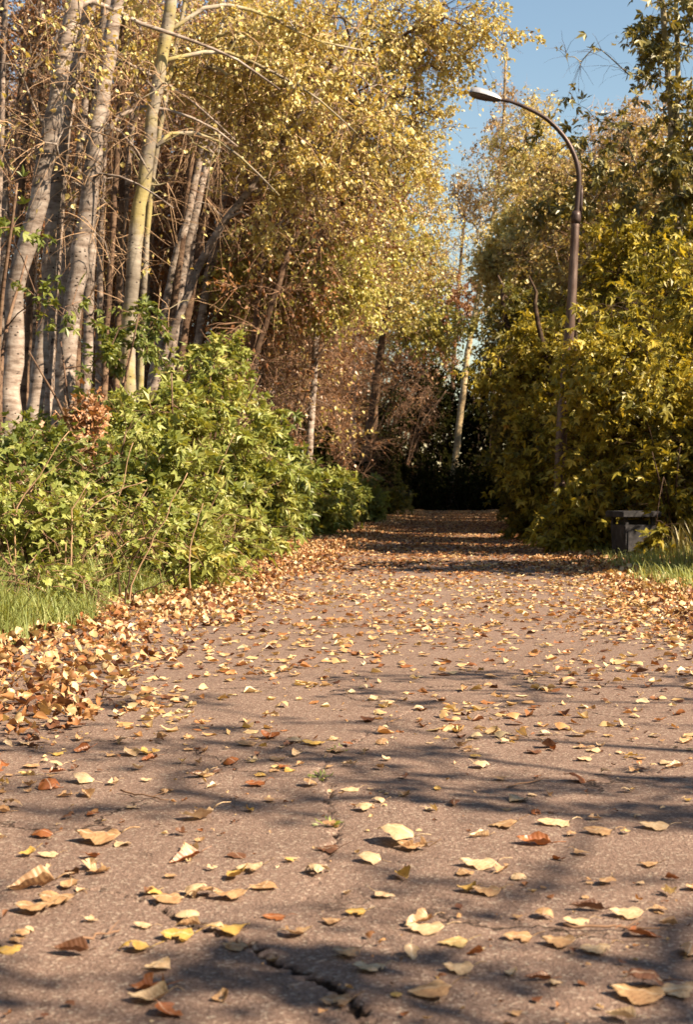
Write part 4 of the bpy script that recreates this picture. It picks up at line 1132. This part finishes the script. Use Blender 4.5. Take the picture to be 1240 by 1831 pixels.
# ------------------------------------------------------------------ fallen leaves
def curled(form, rng, petiole=True, nu=9, nv=7):
    """one fallen poplar leaf, length 1, lying roughly flat, with a stalk"""
    v = np.linspace(0, 1, nu); w = .46 * np.sin(np.pi * np.clip(v, 0, 1) ** .62) ** .85 * (1 - .25 * v) * rng.uniform(.85, 1.15)
    w *= 1 + .07 * rng.normal(size=nu)
    w[-1] = .0; w[0] = .03
    u = np.linspace(-1, 1, nv)
    A, Bv, k1, k2 = rng.uniform(-.3, .3), 0, 0, 0
    X = u[None] * w[:, None] * (1 + .06 * rng.normal(size=(nu, 1))); Y_ = v[:, None] - .5 + 0 * X
    Z = np.zeros_like(X)
    if form == 'flat':
        Z = .10 * X ** 2 * rng.uniform(.2, 2) + .04 * np.sin(X * 7 + 2 * rng.uniform()) + .10 * (Y_ ** 2) * rng.uniform(-.2, 1.2)
    elif form == 'cupped':
        Z = 1.1 * X ** 2 + .7 * Y_ ** 2 + .03 * np.sin(Y_ * 9)
    elif form == 'folded':
        an = math.radians(rng.uniform(38, 62)); s = np.abs(X)
        Z = s * math.sin(an) + .15 * Y_ ** 2; X = X * math.cos(an)
    elif form == 'curled':
        R = rng.uniform(.24, .34); th = X / R + .25
        Z = R * (1 - np.cos(th)); X = R * np.sin(th)
        Z = Z + .35 * (Y_ ** 2) * rng.uniform(.2, 1.2)
    elif form == 'humped':
        Z = .26 - 1.05 * X ** 2 - .75 * Y_ ** 2 + .03 * np.sin(X * 8)
    ph = rng.uniform(0, 6, 4)
    Z = Z + .045 * np.sin(X * 9 + Y_ * 5 + ph[0]) * np.sin(Y_ * 8 + ph[1]) + .09 * rng.uniform(-.3, 1) * np.abs(X) * np.sin(Y_ * 7 + ph[2]) + .13 * rng.uniform(-.6, 1) * np.clip(Y_, 0, 1) ** 1.5
    Z = Z + .016 * rng.normal(size=Z.shape) + .06 * np.sin(Y_ * 5 + rng.uniform(0, 6)) * X
    V = np.stack([X, Y_, Z], -1).reshape(-1, 3)
    V[:, 2] -= V[:, 2].min()
    i = (np.arange(nu - 1)[:, None] * nv + np.arange(nv - 1)[None]).ravel()
    T = np.concatenate([np.stack([i, i + 1, i + nv + 1], 1), np.stack([i, i + nv + 1, i + nv], 1)])
    # torn margins
    grid = np.ones((nu - 1, nv - 1), bool)
    for _ in range(rng.integers(0, 4)):
        i0 = rng.integers(0, nu - 2); sd = rng.integers(0, 2); wd = rng.integers(1, 3)
        grid[i0:i0 + rng.integers(1, 3), :wd] &= sd == 1
        grid[i0:i0 + rng.integers(1, 3), nv - 1 - wd:] &= sd == 0
    gm = np.r_[grid.ravel(), grid.ravel()]
    T = T[gm]
    if petiole:
        s0 = V[nv // 2]
        pts = np.array([s0, s0 + [.08 * rng.normal(), -.20, .06 + .1 * rng.uniform()], s0 + [.16 * rng.normal(), -.42, rng.uniform(.0, .22)]])
        pts[:, 2] = np.maximum(pts[:, 2], .01)
        pv, pt = tubes(smooth_path(pts, 5)[None], np.linspace(.018, .010, 5)[None], 4)
        T = np.concatenate([T, pt + len(V)]); V = np.concatenate([V, pv])
    return V, T


def fallen_mat(name, a, b_, vein):
    t = NT(name)
    v = t.coord("Object"); oi = t.n("ShaderNodeObjectInfo")
    mp = t.n("ShaderNodeVectorMath", operation='ADD'); t.l(v, mp.inputs[0]); t.l(oi.outputs["Random"], mp.inputs[1])
    c = t.ramp(t.noise(3.0, 4, .6, mp.outputs[0]), [(.35, a), (.65, b_)])
    c = t.mix(c, vein, t.ramp(t.noise(9, 3, .6, mp.outputs[0]), [(.56, (0, 0, 0)), (.70, (.7, .7, .7))]))
    sx = t.n("ShaderNodeSeparateXYZ"); t.l(v, sx.inputs[0])
    rib = t.math('ABSOLUTE', sx.outputs[0])
    c = t.mix(t.mix(c, (1, .9, .7), .25), c, t.ramp(rib, [(.012, (0, 0, 0)), (.03, (1, 1, 1))]))
    wv = t.n("ShaderNodeTexWave"); wv.bands_direction = 'Y'; wv.inputs["Scale"].default_value = 2.4; wv.inputs["Distortion"].default_value = 1.0
    vv = t.n("ShaderNodeCombineXYZ"); t.l(sx.outputs[0], vv.inputs[0]); t.l(t.math('SUBTRACT', sx.outputs[1], t.math('MULTIPLY', rib, .8)), vv.inputs[1]); t.l(vv.outputs[0], wv.inputs["Vector"])
    nb = t.bump(wv.outputs["Fac"], .12, .012)
    d = t.n("ShaderNodeBsdfDiffuse"); t.l(c, d.inputs[0]); t.l(nb, d.inputs["Normal"])
    tr = t.n("ShaderNodeBsdfTranslucent"); t.l(c, tr.inputs[0])
    m = t.n("ShaderNodeMixShader"); m.inputs[0].default_value = .2; t.l(d.outputs[0], m.inputs[1]); t.l(tr.outputs[0], m.inputs[2])
    g = t.n("ShaderNodeBsdfGlossy"); g.inputs["Roughness"].default_value = .42; g.inputs[0].default_value = (1, .96, .9, 1); t.l(nb, g.inputs["Normal"])
    m2 = t.n("ShaderNodeMixShader"); m2.inputs[0].default_value = .05; t.l(m.outputs[0], m2.inputs[1]); t.l(g.outputs[0], m2.inputs[2])
    t.l(m2.outputs[0], t.out.inputs[0])
    return t.mat

COLS = {
    'cream': fallen_mat("cream_fallen_leaf", (.56, .37, .20), (.72, .53, .32), (.34, .18, .08)),
    'tan': fallen_mat("tan_fallen_leaf", (.38, .21, .10), (.54, .34, .17), (.22, .10, .045)),
    'ochre': fallen_mat("ochre_fallen_leaf", (.52, .31, .08), (.60, .39, .10), (.30, .14, .04)),
    'yellow': fallen_mat("yellow_fallen_leaf", (.54, .36, .13), (.66, .48, .22), (.30, .16, .05)),
    'rust': fallen_mat("rust_fallen_leaf", (.26, .08, .022), (.36, .13, .04), (.14, .04, .015)),
    'brown': fallen_mat("brown_fallen_leaf", (.13, .055, .028), (.20, .09, .045), (.07, .03, .016)),
}
FORMS = ['flat', 'cupped', 'folded', 'curled', 'humped']
leaf_me = {}
for f in FORMS:
    for vv in range(6):
        V, T = curled(f, np.random.default_rng(hash_of(f) + vv * 17))
        for c in COLS:
            me = build_mesh("fallen_leaf", V, T, [COLS[c]], None, True)
            leaf_me[(f, c, vv)] = me

# the leaves one can match in the photograph: pixel of the middle, length in photo px, colour, form, heading
HERO = [(705, 1508, 80, 'cream', 'humped', 1.2), (740, 1522, 60, 'tan', 'folded', 1.6), (955, 1513, 70, 'rust', 'curled', 1.5), (1028, 1398, 46, 'rust', 'humped', 1.4), (335, 1525, 70, 'cream', 'curled', .4), (330, 1540, 70, 'rust', 'folded', 2.2),
        (445, 1558, 60, 'cream', 'flat', 1.3), (422, 1570, 50, 'ochre', 'cupped', .8), (410, 1606, 70, 'tan', 'flat', 1.8), (335, 1640, 60, 'cream', 'humped', .1), (335, 1655, 55, 'tan', 'folded', 1.4), (240, 1698, 62, 'ochre', 'humped', 1.5),
        (55, 1590, 95, 'tan', 'folded', 1.9), (100, 1615, 80, 'tan', 'flat', 1.3), (60, 1630, 80, 'tan', 'flat', 1.6), (85, 1530, 44, 'cream', 'flat', 1.5), (350, 1467, 70, 'cream', 'cupped', 1.4), (230, 1352, 55, 'cream', 'curled', .6),
        (175, 1505, 90, 'tan', 'flat', 1.6), (145, 1400, 50, 'cream', 'humped', 1.2), (85, 1410, 50, 'rust', 'humped', .5), (255, 1657, 44, 'cream', 'flat', 1.2), (315, 1678, 70, 'ochre', 'flat', 1.5), (125, 1705, 80, 'brown', 'folded', 1.4),
        (262, 1772, 75, 'rust', 'curled', 1.5), (265, 1790, 80, 'cream', 'cupped', 1.6), (855, 1550, 75, 'cream', 'flat', 1.5), (830, 1565, 40, 'tan', 'flat', .3), (810, 1690, 62, 'yellow', 'flat', 1.6), (850, 1708, 40, 'rust', 'folded', 1.2),
        (760, 1665, 80, 'cream', 'flat', 1.4), (750, 1655, 60, 'tan', 'folded', 1.9), (820, 1738, 62, 'cream', 'flat', 1.5), (925, 1680, 60, 'tan', 'flat', 1.5), (1030, 1655, 55, 'cream', 'flat', 1.7), (1050, 1630, 70, 'brown', 'folded', 1.4),
        (1000, 1690, 70, 'tan', 'flat', 1.3), (1065, 1702, 62, 'cream', 'flat', 1.6), (1140, 1785, 110, 'tan', 'flat', 1.2), (1150, 1770, 90, 'brown', 'humped', 1.9), (1215, 1780, 80, 'cream', 'flat', 1.4), (1110, 1825, 70, 'cream', 'folded', .9),
        (770, 1778, 90, 'tan', 'flat', 1.5), (660, 1734, 66, 'cream', 'flat', 1.6), (600, 1795, 66, 'tan', 'flat', 1.4), (660, 1542, 50, 'cream', 'humped', 1.4), (650, 1452, 45, 'cream', 'humped', 1.0), (525, 1330, 42, 'cream', 'humped', .9),
        (690, 1262, 40, 'cream', 'humped', 1.3), (700, 1162, 30, 'cream', 'curled', .3), (870, 1600, 60, 'tan', 'flat', 1.6), (720, 1570, 52, 'ochre', 'folded', .4), (835, 1596, 40, 'ochre', 'cupped', 1.2), (1120, 1640, 70, 'cream', 'flat', 1.5),
        (1170, 1480, 60, 'cream', 'flat', 1.5), (1070, 1490, 60, 'tan', 'flat', 1.4), (990, 1475, 70, 'cream', 'flat', 1.7), (900, 1480, 60, 'tan', 'flat', 1.4), (440, 1335, 45, 'tan', 'flat', 1.5), (560, 1335, 50, 'ochre', 'flat', 1.4),
        (590, 1650, 44, 'tan', 'flat', 1.0), (635, 1635, 44, 'ochre', 'flat', 1.6), (490, 1642, 50, 'rust', 'flat', 1.5), (420, 1695, 55, 'tan', 'flat', 1.2), (300, 1610, 66, 'tan', 'flat', 1.5), (585, 1522, 50, 'brown', 'flat', 1.4), (735, 1520, 60, 'tan', 'flat', 1.2)]

rng = np.random.default_rng(77)
def density(l, y):
    """fallen leaves per square metre"""
    d = np.where(y < 5, 44, np.where(y < 9, 66, np.where(y < 18, 110, 190)))
    edge = -1.42 + .22 * np.sin(y * 1.1) + .15 * np.sin(y * 2.9 + 1)
    edge = edge + .28 * np.clip((8 - y) / 3, 0, 1)
    dl = np.clip((edge - l) / .6, 0, 1) ** 1.5
    dr = np.clip((l - (1.15 + .2 * np.sin(y * .9)) ) / .4, 0, 1) * np.clip((y - 6.5) / 3, 0, 1)
    patch = .55 + .9 * np.clip(np.sin(l * 2.1 + y * .8) * np.sin(y * 1.9 - l * 1.2) + .5 * np.sin(l * 5 + y * 3.3), 0, 1)
    return d * patch * (1 - dl) + 270 * dl * np.where(y < 5, .75, 1) + 240 * dr
# candidates
Ys = 2.3 + (79 - 2.3) * rng.uniform(0, 1, 620000)
Ls = rng.uniform(-3.35, 2.35, 620000)
area = (79 - 2.3) * 5.7
acc = rng.uniform(0, 1, 620000) < density(Ls, Ys) * area / 620000
pos = np.stack([Ls[acc] + TILT * Ys[acc], Ys[acc]], 1)
hx = np.array([G(h[0], h[1])[:2] for h in HERO])
near = pos[:, 1] < 5.2
dmin = np.full(len(pos), 9.0)
dmin[near] = np.min(np.linalg.norm((pos[near][:, None] - hx[None]) * [1, .5], axis=2), 1)
pos = pos[dmin > .055]
sx, _ = to_px(np.stack([pos[:, 0], pos[:, 1], 0 * pos[:, 0]]))
inview = (sx > -60) & (sx < 1300)
pos = pos[inview | (pos[:, 1] < 14)]
sx, sy = to_px(np.stack([pos[:, 0], pos[:, 1], 0 * pos[:, 0]]))
vis = (sx > -20) & (sx < 1260) & (sy < 1850)
order = np.argsort(np.where(vis, pos[:, 1], 99))
n_ind = 300 - len(HERO)
ind, rest = order[:n_ind], order[n_ind:]

items = []
for px, py, ln, c, f, hd_ in HERO:
    g = G(px, py); items.append((g[0], g[1], ln * g[1] / F_PX * .9, c, f, hd_))
cn = list(COLS)
for i in ind:
    x, y = pos[i]
    c = cn[rng.choice(6, p=[.30, .36, .11, .03, .09, .11])]; f = FORMS[rng.choice(5, p=[.34, .15, .18, .17, .16])]
    items.append((x, y, rng.choice([rng.uniform(.022, .05), rng.uniform(.045, .08)]), c, f, rng.uniform(0, 6.28)))

def nth(i): return ["nearest", "second nearest", "third nearest", "fourth nearest", "fifth nearest", "sixth nearest", "seventh nearest", "eighth nearest", "ninth nearest", "tenth nearest"][i] if i < 10 else f"{ORD[i]} nearest"
regions = {}
lab = {}
for k, (x, y, s, c, f, h) in enumerate(items):
    px, py = to_px(np.array([x, y, 0]))
    if lat(x, y) < -1.45: reg = "in the left leaf drift"
    elif px < 330: reg = "beside the left leaf drift"
    elif py > 1600 and px < 660: reg = "by the diagonal crack"
    elif px < 520: reg = "left of the middle crack"
    elif px < 700: reg = "at the middle crack"
    elif px < 960: reg = "right of the middle crack"
    else: reg = "on the path's right side"
    regions.setdefault((c, f, reg), []).append((y, k))
for (c, f, reg), lst in regions.items():
    lst.sort()
    for j, (_, k) in enumerate(lst):
        lab[k] = f"{f} {c} leaf {reg}" + ("" if len(lst) == 1 else f", {nth(j)} {f} {c} one there")
def path_h(x, y): return .006 * float(wob(np.float64(lat(x, y) * .9), np.float64(y * .7))) + .001
for k, (x, y, s, c, f, h) in enumerate(items):
    o = link("fallen_leaf", leaf_me[(f, c, int(rng.integers(6)))], None, (x, y, path_h(x, y) + rng.uniform(0, .006)))
    tl = .05 if f == 'flat' else .14
    o.rotation_euler = (rng.normal(0, tl), rng.normal(0, tl), h)
    o.scale = (s * rng.uniform(.85, 1.1), s, s * rng.uniform(.7, 1.2))
    if lat(x, y) < -1.6: o.location.z += rng.uniform(0, .03); o.rotation_euler[0] += rng.normal(0, .35); o.rotation_euler[1] += rng.normal(0, .35)
    tag(o, lab[k], "leaf", "fallen leaves on the near path")

# the rest: one litter
bag = Bag()
temps = []
for f in FORMS:
    for vv in range(3): temps.append(curled(f, np.random.default_rng(900 + vv + hash_of(f)), False, 5, 5))
P3 = pos[rest]
ti = rng.choice(len(temps), len(P3), p=np.repeat([.11, .06, .06, .06, .0433333], 3) / np.repeat([.11, .06, .06, .06, .0433333], 3).sum())
def scatter(P2, ti, zl, tilt, smin, smax, mat_of):
    for t in range(len(temps)):
        w = np.where(ti == t)[0]
        if not len(w): continue
        V0, T0 = temps[t]
        n = len(w)
        a = rng.uniform(0, 6.28, n); s = rng.uniform(smin, smax, n)
        rx, ry = rng.normal(0, 1, n) * tilt[w], rng.normal(0, 1, n) * tilt[w]
        ca, sa = np.cos(a)[:, None], np.sin(a)[:, None]
        x, y, z = V0[None, :, 0] * s[:, None], V0[None, :, 1] * s[:, None], V0[None, :, 2] * s[:, None]
        y2 = y * np.cos(rx)[:, None] - z * np.sin(rx)[:, None]; z2 = y * np.sin(rx)[:, None] + z * np.cos(rx)[:, None]
        x3 = x * np.cos(ry)[:, None] + z2 * np.sin(ry)[:, None]; z3 = -x * np.sin(ry)[:, None] + z2 * np.cos(ry)[:, None]
        V = np.stack([x3 * ca - y2 * sa, x3 * sa + y2 * ca, z3 - z3.min(1, keepdims=True)], -1)
        V[:, :, 0] += P2[w, 0][:, None]; V[:, :, 1] += P2[w, 1][:, None]; V[:, :, 2] += zl[w][:, None]
        T = (T0[None] + (np.arange(n) * len(V0))[:, None, None]).reshape(-1, 3)
        bag.add(V.reshape(-1, 3), T, 0, True)
        m = mat_of[w]
        bag.m[-1] = np.repeat(m, len(T0))
l = lat(P3[:, 0], P3[:, 1])
drift = np.clip((-1.6 + .25 * np.clip((8 - P3[:, 1]) / 3, 0, 1) - l) / .3, 0, 1) + np.clip((l - 1.5) / .3, 0, 1) * (P3[:, 1] > 7)
drift = np.clip(drift, 0, 1)
zl = .004 + rng.uniform(0, 1, len(P3)) * .045 * drift
q = rng.uniform(0, 1, len(P3))
m = (q < np.where(P3[:, 1] > 17, .12, np.where(drift > .3, .26, .45))).astype(int)
m[q > np.where(P3[:, 1] > 17, .55, np.where(drift > .3, .68, .86))] = 2
zl[m == 2] *= .35
scatter(P3, ti, zl, .10 + .45 * drift, .035, .085, m)
# crumbs: broken bits of leaf on the asphalt
n = 5200
y = 2.3 + 14 * rng.uniform(0, 1, n) ** 1.3; l = rng.uniform(-2.9, 2.2, n)
keep = np.sin(l * 3.1 + y * 2.2) + np.sin(l * 1.3 - y * 3.7) + rng.normal(0, .8, n) > .2
y, l = y[keep], l[keep]; n = len(y)
P5 = np.stack([l + TILT * y, y], 1)
scatter(P5, rng.integers(0, len(temps), n), np.full(n, .004), np.full(n, .25), .006, .026, rng.integers(0, 3, n))
# litter carried into the verges and under the trees
n = 16000
y = 5 + 50 * rng.uniform(0, 1, n) ** 1.3
side = rng.uniform(0, 1, n) < .5
l = np.where(side, -3.0 - rng.exponential(.7, n), 2.15 + rng.exponential(.8, n))
P4 = np.stack([l + TILT * y, y], 1)
scatter(P4, rng.integers(0, len(temps), n), ground_z(l, y) + rng.uniform(0, .03, n), np.full(n, .45), .05, .09, (rng.uniform(0, 1, n) < .25).astype(int))
tag(bag.build("leaf_litter", [M['litter'], M['litter_pale'], M['litter_dark']]), "countless tan and brown fallen leaves covering the path and verges", "leaf litter", kind="stuff")
